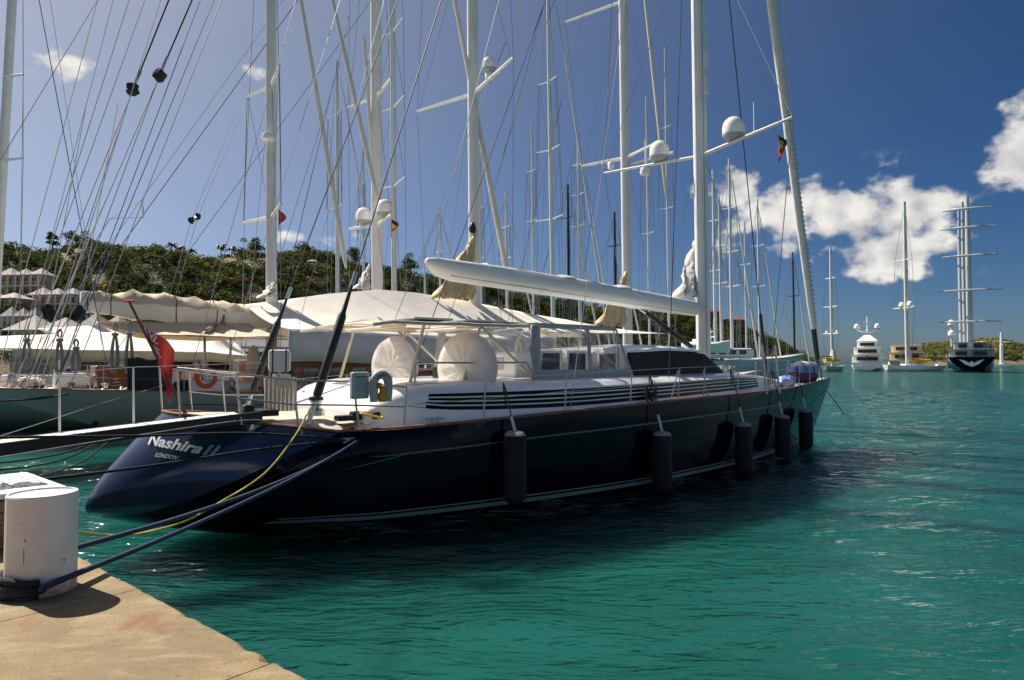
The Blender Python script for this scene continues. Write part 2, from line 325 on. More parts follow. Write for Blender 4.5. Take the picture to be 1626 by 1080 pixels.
_b = MT['scatter_layer'].node_tree.nodes['Principled BSDF']; _b.inputs['Subsurface Weight'].default_value = 1.0; _b.subsurface_method = 'BURLEY'; _b.inputs['Subsurface Radius'].default_value = (1.0, 1.0, 1.0); _b.inputs['Subsurface Scale'].default_value = 2.6
tag(MB().add([(-5200, -5200, -0.62), (5200, -5200, -0.62), (5200, 5200, -0.62), (-5200, 5200, -0.62)], [(0, 1, 2, 3)]).build('scatter_layer', 'scatter_layer', None, 0), kind='structure')  # added shallow sheet standing in for light and shade scattered within the water

# ------------------------------------------------------------------ the quay
ZQ = 1.35
def quaymat():
    m = bpy.data.materials.new('concrete'); m.use_nodes = True; t = m.node_tree; b = t.nodes['Principled BSDF']; MT['concrete'] = m
    b.inputs['Roughness'].default_value = 0.85; c = t.nodes.new('ShaderNodeTexCoord'); prev = None
    def nz(s, d, lo, hi, dist=0.0, st=None):
        n = t.nodes.new('ShaderNodeTexNoise'); n.inputs['Scale'].default_value = s; n.inputs['Detail'].default_value = d; n.inputs['Distortion'].default_value = dist; t.links.new(c.outputs['Object'], n.inputs['Vector'])
        if st:
            mp = t.nodes.new('ShaderNodeMapping'); mp.inputs['Rotation'].default_value = (0, 0, R(-20)); mp.inputs['Scale'].default_value = st; t.links.new(c.outputs['Object'], mp.inputs[0]); t.links.new(mp.outputs[0], n.inputs['Vector'])
        r = t.nodes.new('ShaderNodeMapRange'); r.inputs[1].default_value = lo; r.inputs[2].default_value = hi; t.links.new(n.outputs[0], r.inputs[0]); return r.outputs[0]
    def mixc(fac, a, bcol):
        x = t.nodes.new('ShaderNodeMix'); x.data_type = 'RGBA'; t.links.new(fac, x.inputs[0])
        if isinstance(a, tuple): x.inputs[6].default_value = (*a, 1)
        else: t.links.new(a, x.inputs[6])
        x.inputs[7].default_value = (*bcol, 1); return x.outputs[2]
    k = mixc(nz(1.7, 8, 0.3, 0.7, 0.6), (0.325, 0.236, 0.108), (0.22, 0.146, 0.060))
    k = mixc(nz(0.9, 6, 0.54, 0.72), k, (0.40, 0.315, 0.18))
    k = mixc(nz(2.3, 9, 0.56, 0.72, 1.0), k, (0.22, 0.085, 0.028))
    k = mixc(nz(26, 6, 0.62, 0.72), k, (0.15, 0.11, 0.065))
    k = mixc(nz(0.55, 10, 0.50, 0.80, 1.5), k, (0.15, 0.105, 0.055))
    k = mixc(nz(3.4, 12, 0.52, 0.86, 0.6, (1, 2.2, 1)), k, (0.40, 0.30, 0.16))
    k = mixc(nz(2.7, 14, 0.55, 0.92, 1.2, (1, 1.6, 1)), k, (0.15, 0.095, 0.042))
    k = mixc(nz(75, 8, 0.60, 0.66), k, (0.09, 0.07, 0.05))
    k = mixc(nz(140, 3, 0.45, 0.9), k, (0.16, 0.12, 0.07))
    t.links.new(k, b.inputs['Base Color'])
    n = t.nodes.new('ShaderNodeTexNoise'); n.inputs['Scale'].default_value = 60; n.inputs['Detail'].default_value = 8; t.links.new(c.outputs['Object'], n.inputs['Vector'])
    q = t.nodes.new('ShaderNodeBump'); q.inputs['Strength'].default_value = 0.35; q.inputs['Distance'].default_value = 0.01; t.links.new(n.outputs[0], q.inputs['Height']); t.links.new(q.outputs[0], b.inputs['Normal'])
quaymat()
qa = atz(125, 880, ZQ); qb = atz(500, 1080, ZQ); qd = (qa - qb).normalized(); qn = V((-qd.y, qd.x, 0)); qn = qn if qn.x < 0 else -qn
quay = MB(); jt = (atz(226, 934, ZQ) - qb).dot(qd); cuts = [-9, -3.2, 0.35, jt, jt + 4.6, jt + 10, 15, 22, 32, 46]      # poured bays with narrow joints
qroot = None
for i in range(len(cuts) - 1):
    p = qb + qd * (cuts[i] + 0.005); q = qb + qd * (cuts[i + 1] - 0.005)
    b_ = MB(); nn = max(6, int((q - p).length / 0.07)) if i < 5 else 8; rows = []
    for k in range(nn + 1):
        c = p.lerp(q, k / nn); c = V((c.x, c.y, 0)); ch = random.choice((0, 0, 0, .006, .012, .03 if i < 5 else 0)) * random.random()
        rows.append([c + V((0, 0, -2.5)), c + V((0, 0, ZQ - .035 - ch)), c + qn * (.012 + ch) + V((0, 0, ZQ - .012 - ch * .5)), c + qn * (.035 + 1.4 * ch) + V((0, 0, ZQ)), c + qn * 14 + V((0, 0, ZQ)), c + qn * 14 + V((0, 0, -2.5))])
    b_.rings(rows)
    if qroot is None:
        qroot = tag(b_.build('quay', 'concrete', None, 25), kind='structure')
    else: b_.build('quay_bay', 'concrete', qroot, 25)

# ------------------------------------------------------------------ hills
RIDGE = [(-420, 372), (-200, 380), (0, 392), (110, 388), (200, 396), (300, 402), (400, 394), (450, 398), (600, 418), (700, 432), (850, 466), (1000, 482), (1060, 490), (1100, 497), (1200, 522), (1250, 542), (1292, 572), (1310, 580)]
def hill_depth(u): return 235 + max(0, u) * 0.06
def hill_pt(u, t):                          # t 0 shore .. 1 ridge .. 1.5 behind
    Yr = hill_depth(u); Yb = 150 + max(0, u) * 0.10; zr = max(0.3, 3 + (574 - interp1(RIDGE, u) - 9) * Yr / 1084)
    Yy = Yb + (Yr - Yb) * t; k = (u - 813) / FPX
    bump_ = 1.2 * math.sin(u * 0.021 + t * 4) + 0.9 * math.sin(u * 0.05 + t * 9)
    z = zr * (math.sin(min(t, 1) * math.pi / 2) ** 1.15) + bump_ * min(1, t * 2) * (zr / 40) if t <= 1 else zr * (1 - (t - 1) * 0.9)
    return V((k * Yy, Yy, z - 0.3 - (0.8 if t < 0.02 else 0)))
us = [-420 + 22 * i for i in range(79)]; ts = [i / 22 * 1.5 for i in range(23)]
mat('hillsoil', (0.22, 0.17, 0.095), 0.95, col2=(0.10, 0.10, 0.045), nscale=0.08, bump=0.5, bscale=1, bdist=0.6)
tag(MB().grid([[hill_pt(u, t) for u in us] for t in ts]).build('hill', 'hillsoil', None, 60), kind='structure')
def leafcloud(name, C, RAD, n, size, tint, parent=None, squash=0.75, cut=0.0):
    C = np.asarray(C, float); RAD = np.asarray(RAD, float); K = len(C)
    d = rng.normal(size=(K, n, 3)); d /= np.linalg.norm(d, axis=2, keepdims=True); d[..., 2] = np.where(d[..., 2] < cut - 0.5, -d[..., 2], d[..., 2])
    lump = 1 + 0.28 * np.sin(d[..., 0] * 5 + np.arange(K)[:, None]) * np.cos(d[..., 1] * 6 + 1.7 * np.arange(K)[:, None]) + 0.12 * np.sin(d[..., 2] * 9)
    rr = (0.55 + 0.45 * rng.random((K, n)) ** 0.5) * lump
    P = C[:, None, :] + d * (RAD[:, None] * rr)[..., None] * np.array([1, 1, squash])
    nrm = d + 0.55 * rng.normal(size=d.shape); nrm /= np.linalg.norm(nrm, axis=2, keepdims=True)
    a = np.cross(nrm, rng.normal(size=d.shape)); a /= np.linalg.norm(a, axis=2, keepdims=True); b = np.cross(nrm, a)
    s = (size * (0.6 + 0.8 * rng.random((K, n))) * (RAD[:, None] / RAD.mean()) ** 0.5)[..., None]
    q = np.stack([P - a * s, P - b * s * 0.6, P + a * s, P + b * s * 0.6], 2).reshape(-1, 3)
    t = np.repeat(np.asarray(tint)[:, None, :], n, 1) * (0.70 + 0.6 * rng.random((K, n, 1))); t = np.repeat(t, 4, axis=1).reshape(-1, 3)
    return npmesh(name, q, np.arange(len(q)).reshape(-1, 4), 'leaf', parent, t)
PAL = np.array([(0.052, 0.074, 0.024), (0.072, 0.098, 0.030), (0.095, 0.116, 0.034), (0.135, 0.138, 0.038), (0.19, 0.172, 0.045), (0.040, 0.056, 0.022), (0.19, 0.145, 0.075)])
C, Rd, T = [], [], []
for i in range(6900):
    u = random.uniform(-150, 1300) if i < 6000 else random.uniform(-415, -150); t = random.uniform(0.05, 1.0) ** 0.8
    if u < 250 and t < 0.30 and random.random() < 0.6: continue
    p = hill_pt(u, t); patch = math.sin(u * 0.03 + t * 7) + math.sin(u * 0.011 - t * 5)
    if t > 0.72 and u < 430 and math.sin(u * 0.02) + math.sin(u * 0.013 + 2) > 0.2 and random.random() < 0.5: continue
    if math.sin(u * 0.047 + 3 * t) + math.sin(u * 0.083 - t * 11) + 0.8 * math.sin(t * 23 + u * .01) > 1.25 and random.random() < 0.75: continue
    r = random.choice((0.7, 0.9, 1.2, 1.5, 1.9, 2.7) if t < 0.86 else (0.5, 0.7, 0.9, 1.1)); C.append((p.x, p.y, p.z + r * 0.35)); Rd.append(r)
    w_ = [3, 4, 3, 2.2 + max(0, patch), 1.0 + max(0, patch) * 0.9, 3, 0.8 + (2.2 if t > 0.75 and u < 430 else 0)]
    T.append(PAL[random.choices(range(7), w_)[0]])
for (u0, u1, vb, Yd) in ((-10, 84, 474, 166), (44, 134, 500, 156), (-46, 40, 492, 150), (-6, 70, 530, 138), (60, 130, 520, 140)):     # shrubs in front of the pavilions
    for i in range(26):
        p = atY(random.uniform(u0, u1), vb + random.uniform(-7, 10), Yd - random.uniform(1.5, 4)); r = random.uniform(.6, 1.3); C.append((p.x, p.y, p.z)); Rd.append(r); T.append(PAL[random.choice((0, 1, 2, 3, 5))])
tag(leafcloud('hillside_scrub', C, Rd, 88, 0.28, T), 'dense dark green scrub and low trees covering the hillside behind the masts', 'scrub', kind='stuff')
# trees that stand out on the skyline
def tree(name, u, v, h, cr, label, tint=1, lean=0.0):
    Yd = hill_depth(u) - 1; p = atY(u, v, Yd); base = V((p.x, p.y, hill_pt(u, 1.0).z)); base.z = min(base.z, p.z - 0.4 * h)
    e = empty(name, base, 0, label, 'tree', 'trees on the skyline'); top = p.z - base.z
    tr = MB().tube([(0, 0, -0.5), (0.15 * lean, 0, top * 0.45), (lean * 0.5, 0.2, top * 0.8)], [0.3, 0.22, 0.1], 7)
    for k in range(5):
        a = k * 1.26 + u; tr.tube([(0.1 * lean, 0, top * (0.35 + 0.07 * k)), (cr * 0.6 * math.cos(a), cr * 0.6 * math.sin(a), top * (0.6 + 0.06 * k))], [0.12, 0.04], 5)
    tr.build('trunk', 'trunk', e)
    Cc, Rr, Tt = [], [], []
    for k in range(16):
        a = random.uniform(0, 6.28); q = random.uniform(0, 0.75) ** 0.7 * cr; Cc.append((q * math.cos(a), q * math.sin(a), top - h * random.uniform(0.12, 0.95))); Rr.append(cr * random.uniform(0.25, 0.45)); Tt.append(PAL[[0, 1, 2, 5][random.randrange(4)]] * tint)
    leafcloud('crown', Cc, Rr, 110, 0.26, Tt, e)
def palm(u, v, label):
    Yd = hill_depth(u) - 3; p = atY(u, v, Yd); p.z -= 0.9; gz = hill_pt(u, 0.98).z - 0.5; e = empty('palm_tree', (p.x, p.y, gz), random.random() * 6, label, 'palm tree', 'palms on the skyline'); h = max(1.6, p.z - gz - 0.8)
    MB().tube([(0, 0, 0), (0.2, 0.1, h * 0.5), (0.15, 0.2, h)], [0.24, 0.18, 0.15], 7).build('trunk', 'trunk', e)
    for k in range(24):
        a = k * 2.399; up = random.uniform(-0.3, 1.3); ln = random.uniform(2.0, 2.9); m_ = MB(); d = V((math.cos(a), math.sin(a), 0)); sdv = V((-d.y, d.x, 0)); rows = []
        for j in range(7):
            t = j / 6; c = V((0.15, 0.2, h)) + d * ln * t * (1 - 0.15 * t) + V((0, 0, ln * (up * t * 0.7 - 0.75 * t * t))); wd = 0.42 * math.sin(math.pi * (0.12 + 0.86 * t)); rows.append([c - sdv * wd - V((0, 0, wd * 0.5)), c, c + sdv * wd - V((0, 0, wd * 0.5))])
        o = m_.grid(rows).build('frond', 'frond', e, 0)
mat('frond', (0.035, 0.055, 0.016), 0.6, col2=(0.06, 0.07, 0.02), nscale=1.5)
tree('broadleaf_tree', 84, 370, 4.4, 2.4, 'small round tree alone on the skyline left of the big dark tree')
tree('broadleaf_tree', 122, 368, 6.6, 5.2, 'biggest dark tree on the skyline at the far left')
tree('broadleaf_tree', 152, 380, 4.4, 3.6, 'low bushy tree on the skyline just right of the biggest dark tree')
tree('broadleaf_tree', 400, 378, 5.6, 4.2, 'dark tree on the skyline just left of the radar mast')
tree('broadleaf_tree', 484, 384, 6.0, 4.8, 'dense tree on the skyline just right of the radar mast')
tree('broadleaf_tree', 565, 396, 5.6, 4.2, 'tree on the skyline just left of the mast with two white domes')
tree('broadleaf_tree', 652, 406, 5.8, 4.4, 'tree on the skyline below the red and yellow flag')
for u, v, lb in ((272, 380, 'leftmost of the palms on the skyline'), (288, 384, 'palm on the skyline second from the left'), (306, 389, 'short palm on the skyline third from the left'), (352, 383, 'palm on the skyline fourth from the left'), (368, 386, 'rightmost palm on the skyline')): palm(u, v, lb)
# far headland on the right
RID2 = [(1425, 578), (1440, 566), (1470, 549), (1500, 546), (1530, 548), (1560, 541), (1590, 541), (1620, 549), (1680, 556), (1760, 566), (1860, 578)]
def head_pt(u, t):
    Yy = 620 + 130 * t; z = max(0.0, (574 - interp1(RID2, u)) * 750 / FPX + 3) * math.sin(min(t, 1) * math.pi / 2) ** 0.8 * (1 if t <= 1 else 2 - t); return V(((u - 813) / FPX * Yy, Yy, z - 0.5))
tag(MB().grid([[head_pt(1420 + 10 * i, j / 8 * 1.6) for i in range(46)] for j in range(9)]).build('headland', 'hillsoil', None, 60), kind='structure')
C, Rd, T = [], [], []
for i in range(1100):
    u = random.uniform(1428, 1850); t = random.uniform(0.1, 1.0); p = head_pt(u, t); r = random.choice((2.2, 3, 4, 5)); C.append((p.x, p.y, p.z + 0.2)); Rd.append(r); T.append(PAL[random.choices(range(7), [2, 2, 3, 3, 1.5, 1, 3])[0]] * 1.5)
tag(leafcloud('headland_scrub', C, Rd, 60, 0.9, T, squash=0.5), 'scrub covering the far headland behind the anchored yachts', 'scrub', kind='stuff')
# small houses on the headland and the ridge
def house(u, v, Yd, wpx, hpx, label, roofm, wall='plaster', hip=0.35):
    if Yd < 400:
        best = min((abs(540 - FPX * ((hill_pt(u, t_ / 60).z - HC) * math.cos(PIT) - hill_pt(u, t_ / 60).y * math.sin(PIT)) / (hill_pt(u, t_ / 60).y * math.cos(PIT) + (hill_pt(u, t_ / 60).z - HC) * math.sin(PIT)) - v), t_) for t_ in range(12, 61)); Yd = hill_pt(u, best[1] / 60).y
    p = atY(u, v, Yd); k = Yd / FPX; W_ = wpx * k; H_ = hpx * k; e = empty('house', p, 0, label, 'house', 'houses on the slopes')
    MB().box((0, 0, H_ * 0.3 - 2), (W_, W_ * 0.6, H_ * 0.6 + 4)).build('wall', wall, e, 0)
    n = max(2, int(W_ / 2.6)); wn = MB().box((0, 0, 0), (W_ / n * 0.5, 0.12, H_ * 0.3)); first = None
    for i in range(n):
        o = wn.build('window', 'glassdark', e, 0) if first is None else first.copy()
        if first is None: first = o
        else: COL.objects.link(o); o.parent = e
        o.location = (W_ * ((i + 0.5) / n - 0.5), -W_ * 0.3 - 0.03, H_ * 0.3)
    z0, z1 = H_ * 0.6, H_; a, b = W_ * 0.56, W_ * 0.36; r = W_ * (0.5 - hip)
    MB().add([(-a, -b, z0), (a, -b, z0), (a, b, z0), (-a, b, z0), (-r, 0, z1), (r, 0, z1)], [(0, 1, 5, 4), (1, 2, 5), (2, 3, 4, 5), (3, 0, 4), (3, 2, 1, 0)]).build('roof', roofm, e, 0)
house(1570, 548, 705, 46, 7, 'long pale flat house on the far headland behind the three-masted ship', 'plaster')
house(1605, 556, 690, 24, 5, 'small pale house low on the far headland at the right edge', 'plaster')
house(224, 402, 233, 26, 9, 'pale green roofed house on the ridge among the palms', 'greenroof')
house(497, 420, 232, 15, 8, 'small green roofed hut on the slope right of the radar mast', 'greenroof')
house(1131, 506, 250, 26, 18, 'red brown roofed house on the slope behind the black covered pilothouse', 'redroof', 'redroof')
house(1166, 516, 246, 30, 13, 'flat red brown house lower on the slope near the forestay', 'redroof', 'redroof')
# hotel pavilions: shingled pyramid roofs over white balconies
def pavilion(u0, u1, vroof, veave, vbase, Yd, label, n, floors=2):
    p0 = atY(u0, veave, Yd); k = Yd / FPX; W_ = (u1 - u0) * k; hr = (veave - vroof) * k; hb = (vbase - veave) * k; cell = W_ / n; D_ = cell
    e = empty('hotel_pavilion', (p0.x, p0.y, p0.z - hb), R(-10), label, 'building', 'hotel pavilions on the hillside')
    MB().box((W_ / 2, D_ * 0.55, hb / 2 - 2), (W_ * 0.96, D_ * 0.8, hb + 4)).build('wall', 'villawall', e, 0)
    dr = None
    for f_ in range(floors):
        for i in range(2 * n):
            if dr is None: dr = o = MB().box((0, 0, 0), (W_ / n * .26, .1, hb / floors * .55)).build('door', 'darkwood', e, 0)
            else: o = dr.copy(); COL.objects.link(o); o.parent = e
            o.location = (W_ * (i + .5) / (2 * n), D_ * .15 - .03, hb * (f_ + .42) / floors)
    for f_ in range(floors):
        z = hb * f_ / floors
        MB().box((W_ / 2, D_ * 0.0, z), (W_ + 0.2, 2.2, 0.35)).build('balcony_slab', 'plaster', e, 0)
        MB().box((W_ / 2, -1.0, z + 0.95), (W_, 0.10, 0.10)).box((W_ / 2, -1.0, z + 0.55), (W_, 0.06, 0.06)).build('balcony_rail', 'plaster', e, 0)
    col = None
    for i in range(2 * n + 1):
        if col is None: col = o = MB().box((0, 0, hb / 2), (0.28, 0.28, hb)).build('column', 'plaster', e, 0)
        else: o = col.copy(); COL.objects.link(o); o.parent = e
        o.location = (W_ * i / (2 * n), -0.95, 0)
    rf = None
    for i in range(n):
        if rf is None:
            a = cell * 0.57; rows = [[(-a * q, -a * q, z), (a * q, -a * q, z), (a * q, a * q, z), (-a * q, a * q, z)] for q, z in ((1, -0.15), (1, 0), (0.86, hr * 0.12), (0.03, hr))]
            rf = o = MB().rings(rows).build('roof', 'shingle', e, 0)
        else: o = rf.copy(); COL.objects.link(o); o.parent = e; o.scale = (0.9, 0.9, 0.85)
        o.location = (cell * (i + 0.5), D_ * 0.5, hb)
pavilion(-6, 78, 424, 437, 474, 168, 'highest row of shingled pavilions on the hill at the left edge', 3)
pavilion(46, 128, 455, 468, 500, 158, 'middle row of shingled pavilions with white balcony columns', 3)
pavilion(-46, 34, 462, 474, 492, 152, 'pavilion cut by the left edge below the highest row', 2, 1)
pavilion(0, 66, 486, 502, 530, 140, 'lower left pavilions with grey pyramid roofs half hidden by shrubs', 3, 1)
pavilion(8, 120, 500, 524, 556, 112, 'nearest wide shingled roofs above the cream awnings', 2, 1)
pavilion(120, 240, 496, 521, 556, 110, 'nearest shingled roofs right behind the tan boom cover', 3, 1)

# ------------------------------------------------------------------ on the quay
bc = atz(65, 936, ZQ); br = 0.222; bh = 0.70
bo = empty('bollard', (bc.x, bc.y, ZQ), 0, 'white painted steel pipe bollard with rust stains on the quay', 'bollard')
MB().lathe([(br, 0), (br, bh - 0.01), (br - 0.006, bh), (br - 0.018, bh), (br - 0.02, bh - 0.012), (0.001, bh - 0.010)], 56).build('pipe', 'bollard', bo, 30)
def rustmat():
    m = MT['bollard']; t = m.node_tree; b = t.nodes['Principled BSDF']; c = t.nodes.new('ShaderNodeTexCoord'); s = t.nodes.new('ShaderNodeSeparateXYZ'); t.links.new(c.outputs['Object'], s.inputs[0])
    old = b.inputs['Base Color'].links[0].from_socket
    n = t.nodes.new('ShaderNodeTexNoise'); n.inputs['Scale'].default_value = 9; n.inputs['Detail'].default_value = 9; t.links.new(c.outputs['Object'], n.inputs['Vector'])
    a = t.nodes.new('ShaderNodeMath'); a.operation = 'MULTIPLY_ADD'; t.links.new(s.outputs[2], a.inputs[0]); a.inputs[1].default_value = -3.2; t.links.new(n.outputs[0], a.inputs[2])
    r = t.nodes.new('ShaderNodeMapRange'); r.inputs[1].default_value = 0.28; r.inputs[2].default_value = 0.62; t.links.new(a.outputs[0], r.inputs[0])
    x = t.nodes.new('ShaderNodeMix'); x.data_type = 'RGBA'; t.links.new(r.outputs[0], x.inputs[0]); t.links.new(old, x.inputs[6]); x.inputs[7].default_value = (0.36, 0.15, 0.05, 1)
    n2 = t.nodes.new('ShaderNodeTexNoise'); n2.inputs['Scale'].default_value = 16; n2.inputs['Detail'].default_value = 10; n2.inputs['Roughness'].default_value = 0.7; t.links.new(c.outputs['Object'], n2.inputs['Vector'])
    r2 = t.nodes.new('ShaderNodeMapRange'); r2.inputs[1].default_value = 0.635; r2.inputs[2].default_value = 0.68; t.links.new(n2.outputs[0], r2.inputs[0])
    y = t.nodes.new('ShaderNodeMix'); y.data_type = 'RGBA'; t.links.new(r2.outputs[0], y.inputs[0]); t.links.new(x.outputs[2], y.inputs[6]); y.inputs[7].default_value = (0.14, 0.11, 0.09, 1)
    t.links.new(y.outputs[2], b.inputs['Base Color'])
rustmat()
for a, z0, z1, w_ in ((-1.45, 0.24, 0.36, 0.012), (-1.42, 0.40, 0.41, 0.02)):      # scrape marks
    MB().grid([[((br + 0.001) * math.cos(a + d), (br + 0.001) * math.sin(a + d), z + random.uniform(-.01, .01)) for d in (-w_, 0, w_ * 0.7)] for z in [z0 + (z1 - z0) * j / 6 for j in range(7)]]).build('paint_scar', 'darkwood', bo)
kb = atz(16, 858, ZQ)
ke = empty('timber_block', (kb.x, kb.y, ZQ), math.atan2(qd.y, qd.x), 'weathered timber block with a white top slab behind the bollard', 'block')
for i in range(4): MB().box((0.25, 0, 0.06 + 0.105 * i), (1.2, 0.62, 0.1)).build('plank', 'pilework', ke, 0, bevel=0.008)
MB().box((0.25, 0, 0.47), (1.26, 0.68, 0.05)).build('top_slab', 'white', ke, 0, bevel=0.01)
m_ = MB(); rows = []
for i in range(15):
    rows.append([(0.2 + 0.7 * (i / 14 - 0.5) + random.uniform(-.02, .02), 0.5 * (j / 9 - 0.5), 0.497 + (0.0 if i in (0, 14) or j in (0, 9) else random.uniform(0.01, 0.055))) for j in range(10)])
cr = m_.grid(rows).build('crumpled_sheet', 'styro', None, 30, solid=0.01); cr.location = ke.location; cr.rotation_euler = ke.rotation_euler
tag(cr, 'crumpled white sheet lying on the timber block at the left edge', 'sheet')
# ------------------------------------------------------------------ the big dark yacht in front
F0 = Frame(-7.16, 12.72, 38.4)
Y0 = frame_empty('sailing_yacht', F0, 'large navy blue sloop with white deckhouse moored stern to the quay', 'yacht')
L0 = F0.L
def proj(p):
    c, s = math.cos(PIT), math.sin(PIT); x, y, z = p[0], p[1], p[2] - HC; d = y * c + z * s; return 813 + FPX * x / d, 540 - FPX * (z * c - y * s) / d
SP = [(540, 687, -2.5), (640, 681, -2.95), (770, 669, -3.35), (900, 655, -3.58), (1000, 645, -3.62), (1100, 634, -3.45), (1200, 624, -2.9), (1260, 616, -2.0), (1300, 606, -0.95), (1320, 600, 0.0)]
UU = [0, 0.08, 0.18, 0.28, 0.38, 0.5, 0.66, 0.8, 0.91, 1.0]
SK = [(u, *L0(a, b, y)) for u, (a, b, y) in zip(UU, SP)]
WK = [(0, -0.5, 0, 0.24), (0.04, 0.55, -0.95, 0.10), (0.08, 1.6, -1.5, 0.01), (0.13, 2.75, -2.2, 0), (0.18, 3.75, -2.72, 0), (0.28, 6.35, -3.2, 0), (0.38, 9.0, -3.4, 0), (0.5, 11.8, -3.32, 0), (0.66, 16.0, -2.76, 0), (0.8, 19.6, -1.85, 0), (0.91, 22.6, -0.82, 0), (1.0, 24.85, 0, 0)]
EK = [(0, -0.5, 0, 0.24), (0.14, 0.05, -0.72, 0.29), (0.36, 0.85, -1.4, 0.58), (0.66, 1.85, -2.05, 1.1), (0.91, 2.75, -2.43, 1.53), (1, *SK[0][1:])]
CK = [(0, -0.5, 0, 0.24), (0.06, -0.62, 0, 0.30), (0.16, -0.62, 0, 0.46), (0.45, -0.32, 0, 0.98), (0.75, 0.17, 0, 1.55), (1, 0.62, 0, 2.02)]
S_ = lambda u: interp(SK, u)
def HS(u, w, side=-1):
    s, q = interp(SK, u), interp(WK, u); p = q.lerp(s, w); p.y -= 0.13 * math.sin(math.pi * min(max(w, 0), 1)) * math.sin(math.pi * min(1, 0.12 + u * 0.88)) * (1 if u < 0.75 else 1 - (u - 0.75) / 0.25 * 1.8)
    dev = interp(EK, w) - V(EK[0][1:]).lerp(V(EK[-1][1:]), w); p += dev * max(0, 1 - u / 0.3) ** 2
    if u >= 0.999: p.y = 0
    if side > 0: p.y = -p.y
    return p
def TS(w, s):
    c, e = interp(CK, w), interp(EK, w); k = (math.sqrt(s * s + 0.36) - 0.6) / (math.sqrt(1.36) - 0.6)
    return V((c.x + (e.x - c.x) * k, e.y * s * -1 if False else -e.y * s, c.z + (e.z - c.z) * k))   # s -1 starboard .. 1 port
us_ = [0, .01, .02, .04, .06, .08, .1, .13, .16, .2, .24, .28, .33, .38, .44, .5, .56, .62, .68, .73, .78, .82, .86, .9, .93, .96, .98, 1.0]
ws_ = [0, .06, .12, .2, .28, .36, .45, .54, .62, .7, .78, .86, .93, 1]
for side in (-1, 1):
    h = MB(); rows = []
    for w_ in [-2, -1] + ws_:
        row = []
        for u in us_:
            p = HS(u, max(w_, 0), side)
            if w_ == -1: p = V((p.x + 0.2 * (1 - u), p.y * 0.86, p.z * 0.6 - 0.45 * min(1, u / 0.16)))
            if w_ == -2: p = V((p.x + 0.3 * (1 - u), 0, p.z * 0.5 - 1.0 * min(1, u / 0.2)))
            row.append(p)
        rows.append(row)
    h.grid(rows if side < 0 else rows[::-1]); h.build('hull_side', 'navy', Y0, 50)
wt = [i / 24 for i in range(25)]; st = [-1 + i / 12 for i in range(25)]
MB().grid([[TS(a, b) for b in st] for a in wt]).build('transom', 'lit_navy', Y0, 60)
def hull_strip(name, z0, z1, ua, ub, m, off=0.006, top=False, n=60):
    for side in (-1, 1):
        rows = []
        for zz in (z0, z1):
            row = []
            for i in range(n + 1):
                u = ua + (ub - ua) * i / n; s = interp(SK, u); w_ = (s.z - zz) / s.z if top else zz / s.z
                p = HS(u, w_, side); q = HS(min(u + 0.01, 1), w_, side); q0 = HS(max(u - 0.01, 0), w_, side); t = (q - q0).normalized(); nn = V((t.y, -t.x, 0)) * (1 if side < 0 else -1); row.append(p + nn * off)
            rows.append(row)
        MB().grid(rows if side < 0 else rows[::-1]).build(name, m, Y0, 60)
hull_strip('boot_stripe', 0.05, 0.14, 0.09, 0.985, 'stripe'); hull_strip('boot_stripe', 0.18, 0.21, 0.09, 0.99, 'stripe')
hull_strip('cove_stripe', 0.485, 0.445, 0.115, 0.93, 'covestripe', top=True)
# fish-tail at the after end of the cove stripe
for side in (-1,):
    a, b, c = L0(563, 734, -3.0), L0(600, 722, -3.05), L0(572, 715, -3.0)
    u0 = 0.115
    def hz(u, d):
        s = interp(SK, u); p = HS(u, (s.z - d) / s.z); p.y -= 0.012; return p
    MB().grid([[hz(0.082, 0.44), hz(0.095, 0.455), hz(0.116, 0.45)], [hz(0.082, 0.445), hz(0.095, 0.475), hz(0.116, 0.48)]]).build('stripe_tail', 'covestripe', Y0)
    MB().grid([[hz(0.075, 0.64), hz(0.095, 0.56), hz(0.118, 0.47)], [hz(0.075, 0.65), hz(0.095, 0.59), hz(0.118, 0.50)]]).build('stripe_tail', 'covestripe', Y0)
# deck, bulwark cap, stern rail
def dk(u): s = interp(SK, u); return s
rows = []
for k in range(9):
    t = -1 + k / 4
    row = [V((0, 0, 0))]
    row = []
    for u in us_:
        s = S_(u); row.append(V((s.x, s.y * -t * 0.985, s.z - 0.05 + 0.09 * (1 - t * t))))
    rows.append(row)
MB().grid(rows).build('deck', 'gelm', Y0, 60)
# after deck in pale teak, out to the rounded stern
ta = [TS(1, s) for s in st]; rows = [[V((p.x + 0.10, p.y * 0.96, p.z - 0.01)) for p in ta], [V((p.x * 0.6 + 1.6, p.y * 0.96, p.z * 0.4 + 1.12)) for p in ta], [V((3.2, p.y * 0.96, 1.80 + 0.12 * (1 - (p.y / 2.6) ** 2))) for p in ta], [V((4.9, p.y * 0.98, 1.83 + 0.10 * (1 - (p.y / 2.6) ** 2))) for p in ta]]
MB().grid(rows).build('after_deck', 'deck', Y0, 60)
rail = [V((p.x + 0.02, p.y, p.z + 0.02)) for p in ta]
MB().tube(rail, 0.045, 8, 0.6).build('toe_rail', 'teak', Y0)
for side in (-1, 1):
    pts = []
    for i in range(61):
        s = S_(i / 60); pts.append(V((s.x, s.y * -side * 0.992, s.z + 0.025)))
    MB().tube(pts, 0.05, 8, 0.55).build('toe_rail', 'teak', Y0)
